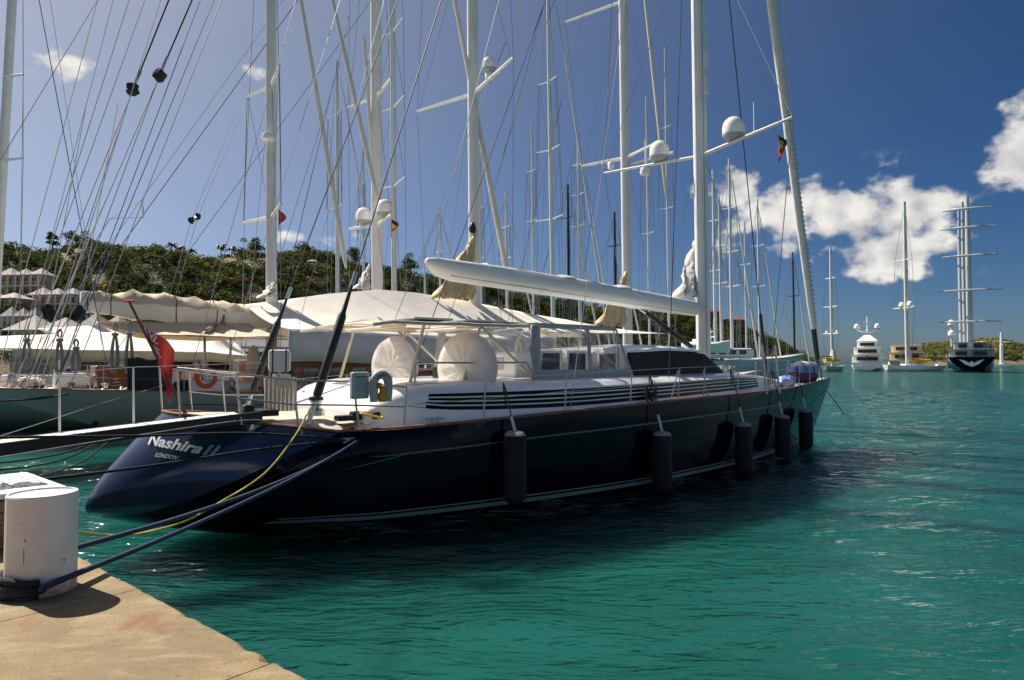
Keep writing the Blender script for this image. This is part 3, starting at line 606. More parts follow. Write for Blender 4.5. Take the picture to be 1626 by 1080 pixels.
# cabin trunk, louvred black window band
def cab(x):
    i = min(range(201), key=lambda k: abs(S_(k / 200).x - x)); s = S_(i / 200); return -s.y, s.z
CT = [(3.6, 2.0), (4.2, 2.36), (4.8, 2.52), (5.4, 2.55), (8, 2.55), (11, 2.58), (13, 2.60), (16, 2.62), (18, 2.55), (20, 2.42), (21.2, 2.2), (21.8, 2.08)]
secs = []; xs_ = [3.5, 3.9, 4.3, 4.7, 5.1, 5.6, 6.2, 7, 8, 9, 10, 11, 12, 13, 14, 15, 16, 17, 18, 19, 20, 20.8, 21.4, 21.8]
def csec(x, off=0.0):
    hb, zd = cab(x); b = hb - 0.42 - 0.25 * max(0, (x - 15) / 7); b = max(0.15, b); top = max(interp1(CT, x), zd + 0.02); h = top - zd
    return b + off, zd - 0.05, top
def cside(x, z, off=0.0):
    b, z0, top = csec(x); t = min(1, max(0, (z - z0) / (top - z0))); return b - 0.10 * t - 0.28 * max(0, (t - 0.78) / 0.22) ** 2 + off
rows = []
for x in xs_:
    b, z0, top = csec(x); zs_ = [z0, z0 + (top - z0) * .3, z0 + (top - z0) * .6, z0 + (top - z0) * .8, z0 + (top - z0) * .92, top]
    half = [(cside(x, z), z) for z in zs_] + [(max(0.05, b - 0.75) , top + 0.03), (0, top + 0.05)]
    ring = [V((x, -y, z)) for y, z in half] + [V((x, y, z)) for y, z in half[-2::-1]]
    rows.append(ring)
m_ = MB().grid(rows); n_ = len(rows[0]); m_.f.append(tuple(range(n_ - 1, -1, -1)) [::-1]); m_.build('cabin_trunk', 'gel', Y0, 45)
def band(x): # bottom, top of the black band
    return interp1([(4.4, 2.13), (5.2, 2.03), (7.75, 1.99), (10.9, 2.05), (16, 2.15), (20, 2.24), (20.6, 2.26)], x), interp1([(4.9, 2.35), (7.75, 2.37), (10.9, 2.42), (16, 2.50), (19, 2.42), (20.6, 2.36)], x)
bx_ = [4.45, 4.9] + [5.4 + 0.76 * i for i in range(21)]
for side in (-1, 1):
    rows = [[], [], []]
    for i, x in enumerate(bx_):
        zb, zt = band(x)
        if i == 0: zt = zb + 0.03
        for k, t in enumerate((0, 0.5, 1)): z = zb + (zt - zb) * t; rows[k].append(V((x + (0.4 if i == 0 else 0) * t, side * (cside(x, z) + 0.008), z)))
    MB().grid(rows if side < 0 else rows[::-1]).build('window_band', 'gloss', Y0, 60)
    for k in range(3):
        t = 0.26 + 0.25 * k; pts = []
        for x in [4.62 + 0.12 * (k) + 0.62 * i for i in range(26)]:
            zb, zt = band(x); z = zb + (zt - zb) * t; pts.append(V((x, side * (cside(x, z) + 0.014), z)))
        MB().tube(pts, 0.016, 6).build('louvre_slat', 'gel', Y0)
# pilothouse with black cover and white roof
def ph(x, z0, z1, b0, b1): return [V((x, -b0, z0)), V((x, -b1, z1)), V((x, 0, z1 + 0.04)), V((x, b1, z1)), V((x, b0, z0))]
rows = []
for x, dz, zb, b in ((11.7, 3.24, 2.52, 2.05), (12.6, 3.27, 2.50, 2.06), (13.6, 3.28, 2.48, 2.02), (14.6, 3.27, 2.47, 1.96), (15.2, 3.24, 2.5, 1.90), (15.8, 3.00, 2.52, 1.8), (16.5, 2.72, 2.55, 1.62), (17.0, 2.58, 2.56, 1.4)):
    rows.append([V((x, -b, zb - 0.08)), V((x, -b * 0.985, zb + (dz - zb) * 0.5)), V((x, -b * 0.92, dz)), V((x, -b * 0.5, dz + 0.03)), V((x, 0, dz + 0.04)), V((x, b * 0.5, dz + 0.03)), V((x, b * 0.92, dz)), V((x, b * 0.985, zb + (dz - zb) * 0.5)), V((x, b, zb - 0.08))])
m_ = MB().grid(rows); m_.f.append(tuple(range(8, -1, -1))); m_.build('pilothouse_cover', 'blackcloth', Y0, 40)
m_ = MB()                                   # cover hem, snaps
for x, z in ((12.3, 2.62), (13.2, 2.58), (14.4, 2.56), (15.3, 2.60), (13.6, 3.1), (15.0, 3.1)): m_.lathe([(0.03, 0), (0.025, 0.02), (0.001, 0.024)], 8, (x, -2.06 if z < 3 else -1.92, z), 'y')
m_.build('cover_snap', 'black', Y0)
rows = []
for x, b, z, th in ((11.55, 1.9, 3.30, 0.10), (12.0, 2.0, 3.34, 0.14), (13.0, 2.02, 3.40, 0.16), (14.2, 1.96, 3.38, 0.14), (15.0, 1.86, 3.33, 0.10), (15.45, 1.7, 3.27, 0.05)):
    rows.append([V((x, -b, z - th * 0.6)), V((x, -b, z - th * 0.1)), V((x, -b + 0.25, z + th * 0.4)), V((x, 0, z + th * 0.75)), V((x, b - 0.25, z + th * 0.4)), V((x, b, z - th * 0.1)), V((x, b, z - th * 0.6)), V((x, 0, z - th * 0.6))])
MB().rings(rows).build('pilothouse_roof', 'gel', Y0, 45)
# pilothouse after face with tinted windows (seen through the clear dodger)
MB().box((11.62, 0, 2.95), (0.10, 3.7, 0.85)).build('pilothouse_bulkhead', 'gel', Y0, 0, bevel=0.02)
for y in (-1.25, -0.35, 0.9):
    wi = MB().box((11.55, y, 3.0), (0.03, 0.62, 0.42)).build('window', 'glassdark', Y0, 0); MB().box((11.53, y, 3.24), (0.05, 0.74, 0.06)).box((11.53, y, 2.76), (0.05, 0.74, 0.06)).box((11.53, y - 0.34, 3.0), (0.05, 0.06, 0.54)).box((11.53, y + 0.34, 3.0), (0.05, 0.06, 0.54)).build('frame', 'gel', wi, 0)
# inner coaming with two raked hatches
for i, x in enumerate((9.05, 10.0)):
    hm = MB().hexa([V((x, -1.15, 2.62)), V((x + 0.85, -1.15, 2.62)), V((x + 0.85, -1.1, 2.66)), V((x, -1.1, 2.66)), V((x + 0.28, -0.95, 3.28)), V((x + 1.05, -0.95, 3.28)), V((x + 1.05, -0.9, 3.32)), V((x + 0.28, -0.9, 3.32))]).build('raked_window', 'gel', Y0, 0)
    MB().add([(x + 0.12, -1.157, 2.68), (x + 0.76, -1.157, 2.68), (x + 0.94, -0.97, 3.22), (x + 0.34, -0.97, 3.22)], [(0, 1, 2, 3)]).build('pane', 'glassdark', hm, 0)
MB().box((10.0, -0.3, 2.9), (2.9, 1.1, 0.7)).build('inner_coaming', 'gel', Y0, 0, bevel=0.06)
# ---- dodger: canvas frame with clear panes, both sides, roof and sloping front
DX0, DX1, DZ0, DZ1 = 8.02, 11.55, 2.50, 3.90
def quad2(m_, pts, off=0.0): m_.add(pts, [(0, 1, 2, 3)])
for side in (-1, 1):
    y = side * 2.22; yt = side * 2.05
    def P(x, z): t = (z - DZ0) / (DZ1 - DZ0); return V((x + 0.10 * t if x < 9 else x - 0.55 * t * max(0, (x - 10.6) / 0.95), y + (yt - y) * t, z))
    m_ = MB(); X = [8.0, 8.26, 9.88, 10.0, 11.42, 11.55]; Zz = [2.50, 2.80, 3.80, 3.92]
    for i in range(5):
        for j in range(3):
            if i in (1, 3) and j == 1: continue
            m_.add([P(X[i], Zz[j]), P(X[i + 1], Zz[j]), P(X[i + 1], Zz[j + 1]), P(X[i], Zz[j + 1])], [(0, 1, 2, 3)])
    dg = m_.build('dodger_side', 'canvasg', Y0, 0, solid=0.012)
    for i in (1, 3):
        gx = [X[i] + (X[i + 1] - X[i]) * k / 6 for k in range(7)]; gz = [Zz[1] + (Zz[2] - Zz[1]) * k / 5 for k in range(6)]
        rows = [[P(a, b) + V((0, random.uniform(-.015, .015), 0)) for a in gx] for b in gz]
        MB().grid(rows).build('clear_pane', 'clear', dg, 60)
m_ = MB(); MB().grid([[V((x, 2.07 * s, 3.90 + 0.10 * (1 - s * s) - (0.0 if x < 11 else 0.05))) for s in (-1, -.6, -.2, .2, .6, 1)] for x in (9.0, 10.0, 11.02)]).build('dodger_roof_pane', 'clear', Y0, 60)
rows = [[V((x, 2.07 * s, 3.90 + 0.10 * (1 - s * s) - (0.0 if x < 11 else 0.05))) for s in (-1, -.6, -.2, .2, .6, 1)] for x in (8.08, 8.5, 9.0)]
m_.grid(rows).build('dodger_roof', 'canvasg', Y0, 40, solid=0.015)
for s in (-1, 1):
    rows = [[V((11.02 + 0.53 * t, s * (2.06 * (1 - k) + 0.02 + 0.08 * t), 3.86 - 1.3 * t)) for k in (0.0, 0.33, 0.66, 1.0)] for t in (0, 0.33, 0.66, 1)]
    MB().grid(rows).build('dodger_front', 'clear', Y0, 60)
for x in (8.1, 9.94, 11.0): MB().tube([(x - 0.06, -2.2, 2.5), (x, -2.1, 3.6), (x, -1.9, 3.9), (x, 0, 3.98), (x, 1.9, 3.9), (x, 2.1, 3.6), (x - 0.06, 2.2, 2.5)], 0.022, 8).build('dodger_hoop', 'canvasg', Y0)
# after flap of the dodger, gathered
MB().grid([[V((7.98 + 0.03 * math.sin(j), -2.24 + 0.05 * math.sin(j * 2.1 + i), z)) + V((0.05 * i - 0.04, 0, 0)) for i in range(4)] for j, z in enumerate((2.3, 2.55, 2.8, 3.05, 3.3, 3.42, 3.6, 3.86))]).build('dodger_flap', 'canvasg', Y0, 60, solid=0.03)
# ---- bimini
rows = []
for i in range(11):
    x = 4.05 + 4.2 * i / 10; rows.append([V((x, y, 3.80 + 0.012 * (x - 4) + 0.07 * (1 - (y / 1.95) ** 2) - (0.06 if i == 0 else 0) + random.uniform(-.012, .012))) for y in (-1.95, -1.9, -1.3, -.65, 0, .65, 1.3, 1.9, 1.95)])
MB().grid([r[:4] for r in rows]).build('bimini_top', 'canvast', Y0, 60, solid=0.03); MB().grid([r[6:] for r in rows]).build('bimini_top', 'canvast', Y0, 60, solid=0.03)
for q_ in (0, 4, 8, 10): MB().tube(rows[q_], 0.03, 6).build('bimini_batten', 'cream', Y0)
m_ = MB().tube([r[0] for r in rows], 0.04, 6).tube([r[-1] for r in rows], 0.04, 6); m_.build('bimini_edge', 'canvasg', Y0); MB().tube([r[3] for r in rows], 0.05, 6).build('rolled_edge', 'canvast', Y0)
for x in (5.6, 6.9): m_ = MB().box((x, -1.3, 3.93), (1.0, 0.9, 0.05)).build('rolled_panel', 'canvasg', Y0, 0, bevel=0.02)
for s in (-1, 1):
    for (xa, za, xb, zb) in ((6.35, 2.55, 6.85, 3.80), (5.0, 2.55, 5.35, 3.78), (8.2, 2.75, 6.9, 3.78)):
        MB().tube([(xa, s * 1.75, za), (xb, s * 1.72, zb)], 0.035, 8).build('bimini_leg', 'cream', Y0)
MB().tube([(4.9, -1.7, 3.76), (4.9, 1.7, 3.76)], 0.03, 6).tube([(6.9, -1.7, 3.79), (6.9, 1.7, 3.79)], 0.03, 6).build('bimini_bow', 'cream', Y0)
# ---- wheels under fitted covers
for y in (-1.68, 1.68):
    m_ = MB(); n = 40; rs = []
    for (r, dx) in ((0.03, -0.09), (0.4, -0.085), (0.8, -0.075), (1.0, -0.06), (1.06, -0.02), (1.04, 0.04), (0.8, 0.07), (0.3, 0.09), (0.03, 0.09)):
        rs.append([V((6.5 - 0.18 * r * math.cos(2 * math.pi * k / n) + dx + 0.012 * math.sin(k * 1.9 + y) * (0.3 + (r > 0.3)) * (r < 1), y + .83 * r * math.cos(2 * math.pi * k / n), 2.86 + r * 0.74 * math.sin(2 * math.pi * k / n))) for k in range(n)])
    wc = m_.rings(rs).build('wheel_cover', 'canvasp', Y0, 60)
    MB().tube([V((6.48 - 0.191 * math.cos(a * math.pi / 24), y + .885 * math.cos(a * math.pi / 24), 2.86 + .79 * math.sin(a * math.pi / 24))) for a in range(49)], 0.016, 5).build('piping', 'canvasp', wc)
    MB().box((6.85, y, 2.75), (0.4, 0.5, 0.9)).build('pedestal', 'gel', Y0, 0, bevel=0.05)
MB().box((7.6, 0, 2.85), (0.9, 0.8, 0.06)).box((7.6, 0, 2.7), (0.2, 0.2, 0.3)).build('cockpit_table', 'canvast', Y0, 0, bevel=0.02)
MB().box((7.9, -0.75, 2.95), (0.5, 0.4, 0.34)).build('instrument_box', 'gel', Y0, 0, bevel=0.03)
MB().box((6.6, -0.35, 2.7), (0.25, 0.22, 0.35)).build('throttle_box', 'black', Y0, 0, bevel=0.02)
# guard rail round the helm
MB().tube([(5.0, -1.95, 2.55), (5.0, -1.95, 2.92), (5.06, -1.95, 2.97), (8.0, -1.95, 2.97), (8.05, -1.95, 2.96), (8.3, -1.95, 2.55)], 0.022, 8).build('helm_rail', 'steel', Y0)
MB().tube([(6.75, -1.95, 2.55), (6.75, -1.95, 2.97)], 0.02, 8).build('helm_rail_post', 'steel', Y0)
# ---- mast, boom, spreaders, rigging
MZ = 44.0
def mastpath(x, z0, z1, rake): return [V((x - rake * (z - z0), 0, z)) for z in (z0, z0 + (z1 - z0) * .33, z0 + (z1 - z0) * .66, z1)]
MX = 17.62; RK = 0.012
mr = MB().tube(mastpath(MX, 2.2, MZ, RK), [0.245, 0.24, 0.22, 0.16], 16).build('mast', 'mastw', Y0)
for dx in (-0.235,): MB().tube([V((MX + dx - RK * (z - 2.2) , 0, z)) for z in (3.0, 16, 30)], 0.035, 6).build('mast_track', 'mastw', mr)
for z, dy in ((12.6, -0.25), (13.5, -0.22)): MB().box((MX - 0.1, dy, z), (0.22, 0.16, 0.7)).build('mast_box', 'gelm', mr, 0, bevel=0.05)
gA, gB = L0(1118, 492), L0(676, 422)
rs = []
for t, hz_, wz, dz in ((0, 0.30, 0.20, 0), (0.01, 0.40, 0.26, 0), (0.2, 0.46, 0.34, 0), (0.5, 0.48, 0.38, .02), (0.8, 0.47, 0.36, .0), (0.93, 0.44, 0.30, -0.02), (0.975, 0.36, 0.22, 0.02), (0.995, 0.2, 0.1, 0.08), (1.0, 0.1, 0.05, 0.1)):
    c = V((17.2, 0, gA.z)).lerp(V((gB.x, 0, gB.z)), t); c.z += dz; ring = []
    for k in range(20):
        a = 2 * math.pi * k / 20; sx, sz = math.sin(a), math.cos(a); ring.append(c + V((0, wz * math.copysign(abs(sx) ** 0.75, sx) * (1 if sz > -0.5 else 0.72), hz_ * 0.62 * math.copysign(abs(sz) ** 0.8, sz))))
    rs.append(ring)
bm_ = MB().rings(rs).build('boom', 'boomw', Y0, 60)
for t in (0.36, 0.58): 
    c = V((17.2, 0, gA.z)).lerp(V((gB.x, 0, gB.z)), t); MB().lathe([(0.42, 0), (0.36, 0.06), (0.2, 0.1), (0.001, 0.11)], 16, (c.x, 0, c.z + 0.24)).build('boom_cap', 'boomw', bm_, 60)
MB().tube([V((9, -.37, gB.z + .1)).lerp(V((16.8, -0.34, gA.z + 0.03)), t) for t in (0, 1)], 0.012, 5).build('boom_seam', 'gelm', bm_)
for t in (0.12, 0.3, 0.48, 0.66, 0.84):      # cloth seams and tie-downs round the boom cover
    c = V((17.2, 0, gA.z)).lerp(V((gB.x, 0, gB.z)), t); i_ = 2 if t < .2 else 3 if t < .5 else 4; rg = [p - rs[i_][0] * 0 for p in rs[i_]]; cc = sum((p for p in rs[i_]), V((0, 0, 0))) / 20
    MB().tube([c + (p - cc) * (1.0 + .012) for p in rs[i_]] + [c + (rs[i_][0] - cc) * 1.012], 0.008, 4).build('cover_seam', 'gelm', bm_)
MB().tube([V((17.2, -.25, gA.z - .2)), V((12, -.29, (gA.z * 4 + gB.z * 5) / 9 - .24)), V((gB.x + .6, -.2, gB.z - .22))], 0.010, 4).build('reef_line', 'wire', bm_)
vg = MB().tube([(14.6, 0, 4.55), (16.9, 0, 3.5)], 0.085, 10).build('boom_vang', 'black', Y0)
MB().tube([(14.3, 0, 4.68), (14.7, 0, 4.5)], 0.05, 8).build('vang_rod', 'steel', vg)
hub = L0(1113, 252)
SZ = 10.15
def spreader(z, half, back, m='mastw', root=Y0, x=MX, r=0.09):
    out = []
    for s in (-1, 1):
        xm = x - RK * z; p = V((xm, 0, z)); q = V((xm - back, s * half, z + 0.12)); MB().tube([p, p.lerp(q, .5), q], [r * 1.1, r, r * .7], 8, 0.6).build('spreader', m, root); out.append(q)
    return out
tips = spreader(SZ, 3.85, 0.75)
tips2 = spreader(18.5, 3.3, 0.65); tips3 = spreader(27.0, 2.7, 0.55)
def dome(name, p, r, parent, h=1.25):
    o = MB().lathe([(r * .78, 0), (r * .98, r * .18), (r, r * .4), (r, r * .9), (r * .93, r * 1.25), (r * .75, r * 1.55), (r * .45, r * 1.78), (0.002, r * 1.86)], 20, p).build(name, 'gel', parent, 60)
    MB().lathe([(r * .5, -r * .25), (r * .8, -r * .1), (r * .985, r * .17), (r * .98, r * .3)], 20, p).build('dome_base', 'canvasg', o, 60); return o
pr = V((MX - .12, 0, SZ)).lerp(tips[0], 0.40); dome('radome', pr + V((0, 0, 0.16)), 0.36, Y0)
pr = V((MX - .12, 0, SZ)).lerp(tips[1], 0.40); dome('radome', pr + V((0, 0, 0.16)), 0.36, Y0)
for s, t in ((0, .62), (1, .55), (1, .8)): 
    pr = V((MX - .12, 0, SZ)).lerp(tips[s], t); MB().tube([pr, pr + V((0, 0, 1.0))], 0.018, 6).build('antenna', 'gel', Y0)
pr = tips[1] + V((0.1, -0.25, 0.12)); MB().lathe([(0.12, 0), (0.14, 0.2), (0.1, 0.26), (0.001, 0.28)], 12, pr).build('satellite_cup', 'gel', Y0)
pr = V((MX - .12, 0, SZ)).lerp(tips[1], 0.55); MB().lathe([(0.16, -0.34), (0.2, -0.2), (0.16, -0.08), (0.001, -0.06)], 12, pr).build('camera_pod', 'gelm', Y0)
for s, tp, t2, t3 in ((-1, tips[0], tips2[0], tips3[0]), (1, tips[1], tips2[1], tips3[1])):
    ch = V((MX - 0.5, s * 2.75, 2.0)); 
    line('shroud', ch, tp, 0.014, 'wire', Y0); line('shroud', tp, t2, 0.013, 'wire', Y0); line('shroud', t2, t3, 0.012, 'wire', Y0)
    line('shroud', V((MX + 0.1, s * 2.65, 2.0)), V((MX - 0.1, s * 0.2, SZ - 0.1)), 0.013, 'wire', Y0); line('shroud', tp, V((MX - .2, s * 0.15, 18.4)), 0.011, 'wire', Y0)
    line('halyard_tail', V((MX + s * 0.3, s * 0.34, 2.7)), V((MX - 0.3, s * 0.15, 30)), 0.008, 'wirek', Y0)
for xo in (-0.6, 0.15): MB().tube([V((MX + xo, -2.72, 2.0)), V((MX + xo - .02, -2.6, 3.5))], 0.035, 7).build('turnbuckle_cover', 'steel', Y0)
# backstays with black hydraulic cylinders
for s, (ub, vb, um, vm) in ((-1, (505, 655, 545, 515)), (1, (322, 610, 345, 517))):
    foot = V((2.75, s * 1.9, 1.9)); head = V((MX - RK * MZ, 0, MZ)); d = (head - foot).normalized()
    line('backstay', foot, head, 0.016, 'wirek', Y0)
    MB().tube([foot + d * 0.45, foot + d * 0.5, foot + d * 2.1, foot + d * 2.2, foot + d * 2.75], [0.07, 0.085, 0.085, 0.05, 0.03], 10).build('backstay_cylinder', 'rubber', Y0)
    MB().tube([foot + d * 2.75, foot + d * 3.05], 0.05, 8).build('backstay_toggle', 'steel', Y0)
    MB().tube([foot - d * 0.1, foot + d * 0.35], 0.05, 8).build('chainplate', 'steel', Y0)
# running rigging fanning aft
for (ub, vb, y, xt, zt, m_, r) in ((1062, 600, -2.9, MX - .4, 26, 'wirek', .012), (640, 640, 2.6, MX - .5, 30, 'wirek', .014), (905, 655, -3.2, MX - .4, 33, 'wire', .010)):
    p = L0(ub, vb, y); p.z = max(p.z, 1.9); line('runner', p, V((xt, 0, zt)), r, m_, Y0)
for t, zt in ((0.98, 42), (0.5, 34)):
    c = V((17.2, 0, gA.z)).lerp(V((gB.x, 0, gB.z)), t); line('topping_lift', c + V((0, 0, .3)), V((MX - .5, 0, zt)), 0.011, 'wire', Y0)
# forestay with furled, laced sail
fa, fb = V((25.5, 0, 2.75)), V((MX - 0.3, 0, 38.5)); fd = (fb - fa).normalized()
fs = MB().tube([fa + fd * k for k in (1.6, 1.7, 2.6, 6, 9.5, 10, 14, 22, 30, 35.5)], [0.10, 0.13, 0.16, 0.19, 0.20, 0.19, 0.21, 0.19, 0.13, 0.06], 12, 0.8).build('furled_genoa', 'sailcover', Y0, 60)
MB().tube([fa + fd * 0.1, fa + fd * 0.3, fa + fd * 1.65], [0.12, 0.10, 0.11], 12).build('furler_drum', 'black', Y0)
lc = None
for k in range(46):
    c0 = fa + fd * (1.9 + 0.19 * k); r = 0.185 - 0.03 * (k < 6)
    ring = []
    for j in range(9):
        a = -0.5 + j / 8 * 2.6; ring.append(c0 + V((math.cos(a) * r * 1.0, -math.sin(a) * r * 1.02, 0)) + fd * (0.05 * j / 8))
    MB().tube(ring, 0.013, 4).build('lacing_turn', 'lacing', fs)
line('forestay', fa - fd * 0.2, fb, 0.02, 'wire', Y0); line('inner_stay', V((21.6, -0.0, 2.1)), V((MX - .3, 0, 29)), 0.02, 'wirek', Y0)
MB().tube([V((21.6, 0, 2.1)) , V((21.6, 0, 2.1)).lerp(V((MX - .3, 0, 29)), 0.10)], 0.06, 8).build('inner_stay_cylinder', 'black', Y0)
line('spinnaker_halyard', V((24.6, -0.6, 2.4)), V((MX + .3, 0, 40)), 0.010, 'wire', Y0)
# ---- stanchions, lifelines, pulpit, stern pushpit
def edge(x, inset=0.12, dz=0.0):
    i = min(range(401), key=lambda k: abs(S_(k / 400).x - x)); s = S_(i / 400); return V((s.x, s.y + inset, s.z + 0.02 + dz))
STX = [4.25, 5.85, 7.85, 9.9, 11.85, 13.1, 15.1, 17.4, 19.4, 21.0, 22.6, 24.2]
tops = {}
for s in (1, -1):
    tp = []
    for x in STX:
        p = edge(x); p.y *= s; q = p + V((0.04, -0.02 * s, 0.80)); MB().tube([p, q], [0.018, 0.015], 8).build('stanchion', 'steel', Y0); tp.append(q)
    for x, dx in ((11.85, -0.32), (13.1, 0.22), (17.4, 0.25)):
        p = edge(x + dx); p.y *= s; q = edge(x, dz=0.72); q.y *= s; MB().tube([p, q], 0.015, 8).build('stanchion_brace', 'steel', Y0)
    tops[s] = tp
    for dz in (0.0, -0.38):
        MB().tube([q + V((0, 0, dz)) for q in tp], 0.007, 5).build('lifeline', 'wire', Y0)
for s in (1, -1):
    p = [edge(24.2, 0.1, 0.80), edge(25.2, 0.1, 0.82), V((26.2, -0.22, 3.2)), V((26.5, 0, 3.22))]; 
    for q in p: q.y *= s
    MB().tube(p, 0.018, 8).build('pulpit_rail', 'steel', Y0)
    for x in (24.9, 25.8): q = edge(x, 0.1, 0.0); q.y *= s; MB().tube([q, q + V((0.06, 0, 0.84))], 0.016, 8).build('pulpit_post', 'steel', Y0)
MB().tube([(26.0, -.1, 1.75), (27.1, -0.25, .75)], 0.018, 7).build('anchor_snubber', 'black', Y0)
# pushpit: starboard and port, posts each with two rails
for s in (-1, 1):
    sp_ = [V((1.55, s * 1.75, 1.86)), V((2.4, s * 2.28, 1.74)), V((3.45, s * 2.55, 1.70)), V((4.25, s * 2.86, 1.72))]
    for p in sp_[:3]: MB().tube([p, p + V((-0.05, -0.02 * s, 0.45)), p + V((-0.09, -0.04 * s, 0.92))], 0.022, 8).build('pushpit_post', 'steel', Y0)
    for dz in (0.92, 0.48): MB().tube([sp_[0] + V((-.09, 0, dz)), sp_[1] + V((-.09, 0, dz)), sp_[2] + V((-.09, 0, dz)), sp_[3] + V((0, 0, dz * 0.86))], 0.016, 8).build('pushpit_rail', 'steel', Y0)
    p = V((0.75, s * 0.75, 1.98)); MB().tube([p, p + V((-.06, 0, .9))], 0.02, 8).build('pushpit_post', 'steel', Y0)
    MB().tube([p + V((-.06, 0, .9)), sp_[0] + V((-.09, 0, .92))], 0.02, 8).build('pushpit_rail', 'steel', Y0)
# fairlead, cleats, winches on the quarter
fl = HS(0.03, 0.93); fpl = V((3.35, -2.66, 1.54))
MB().box(fpl, (0.52, 0.05, 0.12), R(-14)).build('fairlead_plate', 'steel', Y0, 0, bevel=0.02); MB().box(fpl + V((0.02, -0.03, 0)), (0.32, 0.03, 0.06), R(-14)).build('fairlead_slot', 'black', Y0, 0)
for p in ((4.35, -2.35, 1.85), (4.1, 1.6, 1.92), (3.0, -1.6, 1.95)):
    wi = MB().lathe([(0.17, 0), (0.16, 0.1), (0.10, 0.14), (0.10, 0.24), (0.14, 0.3), (0.13, 0.33), (0.001, 0.33)], 20, p).build('winch', 'steel', Y0); MB().lathe([(0.145, 0.30), (0.13, 0.36), (0.03, 0.38), (0.001, 0.38)], 16, p).build('winch_top', 'black', wi)
for x in (4.9, 10.9, 16.2, 19.9):
    p = edge(x, 0.25, 0.0); MB().tube([p + V((-0.2, 0, .09)), p + V((0.2, 0, .09))], 0.022, 6).tube([p + V((-.07, 0, -.03)), p + V((-.07, 0, .09))], 0.02, 6).tube([p + V((.07, 0, -.03)), p + V((.07, 0, .09))], 0.02, 6).build('cleat', 'steel', Y0)
p = edge(10.9, 0.25); m_ = MB()
for k in range(3): m_.tube([p + V((0.16 * math.cos(a) , 0.10 * math.sin(a), 0.12 + 0.05 * k + 0.14 * math.cos(a * 2 + k))) for a in [i * math.pi / 8 for i in range(17)]], 0.022, 6)
m_.build('line_coil', 'ropek', Y0)
MB().box((3.35, -2.3, 1.93), (0.5, 0.24, 0.10)).box((3.5, -2.3, 2.0), (0.2, 0.2, 0.1)).build('deck_pad', 'black', Y0, 0, bevel=0.03)
MB().box((1.75, -1.45, 2.05), (0.2, 0.2, 0.3)).build('deck_locker', 'black', Y0, 0, bevel=0.03)
# slatted grating stood on edge behind the backstay
gr = F0.L(446, 622, -1.2); ge = None
for k in range(8):
    o = MB().box((gr.x - 0.28 + 0.08 * k, -1.2, gr.z - 0.05), (0.066, 0.03, 0.66)).build('grating_slat', 'deck', Y0, 0)
# foredeck: windlass and hatches
MB().lathe([(0.18, 0), (0.16, 0.22), (0.2, 0.26), (0.001, 0.3)], 18, (23.4, 0, 2.15)).build('windlass', 'steel', Y0)
for x in (18.9, 20.2): MB().box((x, 0, 2.62 - 0.09 * (x - 18)), (0.7, 0.7, 0.08)).build('deck_hatch', 'glassdark', Y0, 0, bevel=0.02)
for xx, lb in ((17.4, 0),): MB().box((MX, 0, 2.75), (1.3, 1.0, 0.2)).build('mast_collar', 'gel', Y0, 0, bevel=0.06)
for k in range(5): MB().lathe([(0.11, 0), (0.10, 0.08), (0.065, 0.11), (0.07, 0.2), (0.1, 0.24), (0.001, 0.25)], 14, (MX - 0.9 + 0.35 * k, -0.8 - 0.1 * (k % 2), 2.62)).build('mast_winch', 'steel', Y0)
# ---- lettering on the transom
def fit_transom(u, v):
    best = None
    for i in range(41):
        for j in range(61):
            a, b = 0.1 + 0.88 * i / 40, -1 + 1.6 * j / 60; P_ = TS(a, b); n_ = (TS(a, b + .01) - P_).cross(TS(a + .01, b) - P_); q = proj(F0.wld(P_)); d = (q[0] - u) ** 2 + (q[1] - v) ** 2
            n_ = n_ if n_.x < 0 else -n_
            if n_.dot(V((-2.29, -14.42, 3)) - P_) < 0: continue
            if best is None or d < best[0]: best = (d, a, b)
    d, a, b = best; st_ = 0.02
    for it in range(40):
        for da, db in ((st_, 0), (-st_, 0), (0, st_), (0, -st_)):
            q = proj(F0.wld(TS(min(1, a + da), b + db))); e = (q[0] - u) ** 2 + (q[1] - v) ** 2
            if e < d: d, a, b = e, min(1, a + da), b + db; break
        else: st_ /= 2
    return a, b
def textmesh(s, shear=0.0, bold=0.0, spacing=1.0):
    cu = bpy.data.curves.new('t', 'FONT'); cu.body = s; cu.shear = shear; cu.offset = bold; cu.space_character = spacing; cu.resolution_u = 3
    o = bpy.data.objects.new('t', cu); COL.objects.link(o); dg = bpy.context.evaluated_depsgraph_get(); me = bpy.data.meshes.new_from_object(o.evaluated_get(dg)); COL.objects.unlink(o); bpy.data.objects.remove(o)
    vs = [v.co.copy() for v in me.vertices]; fs = [tuple(p.vertices) for p in me.polygons]; bpy.data.meshes.remove(me)
    x0 = min(v.x for v in vs); x1 = max(v.x for v in vs); y0 = min(v.y for v in vs); y1 = max(v.y for v in vs)
    return [((v.x - x0) / (x1 - x0), (v.y - y0) / (y1 - y0)) for v in vs], fs
def map_text(name, s, fn, m, parent, shear=0.0, bold=0.0, spacing=1.0):
    vs, fs = textmesh(s, shear, bold, spacing); MB().add([fn(a, b) for a, b in vs], fs).build(name, m, parent, 0)
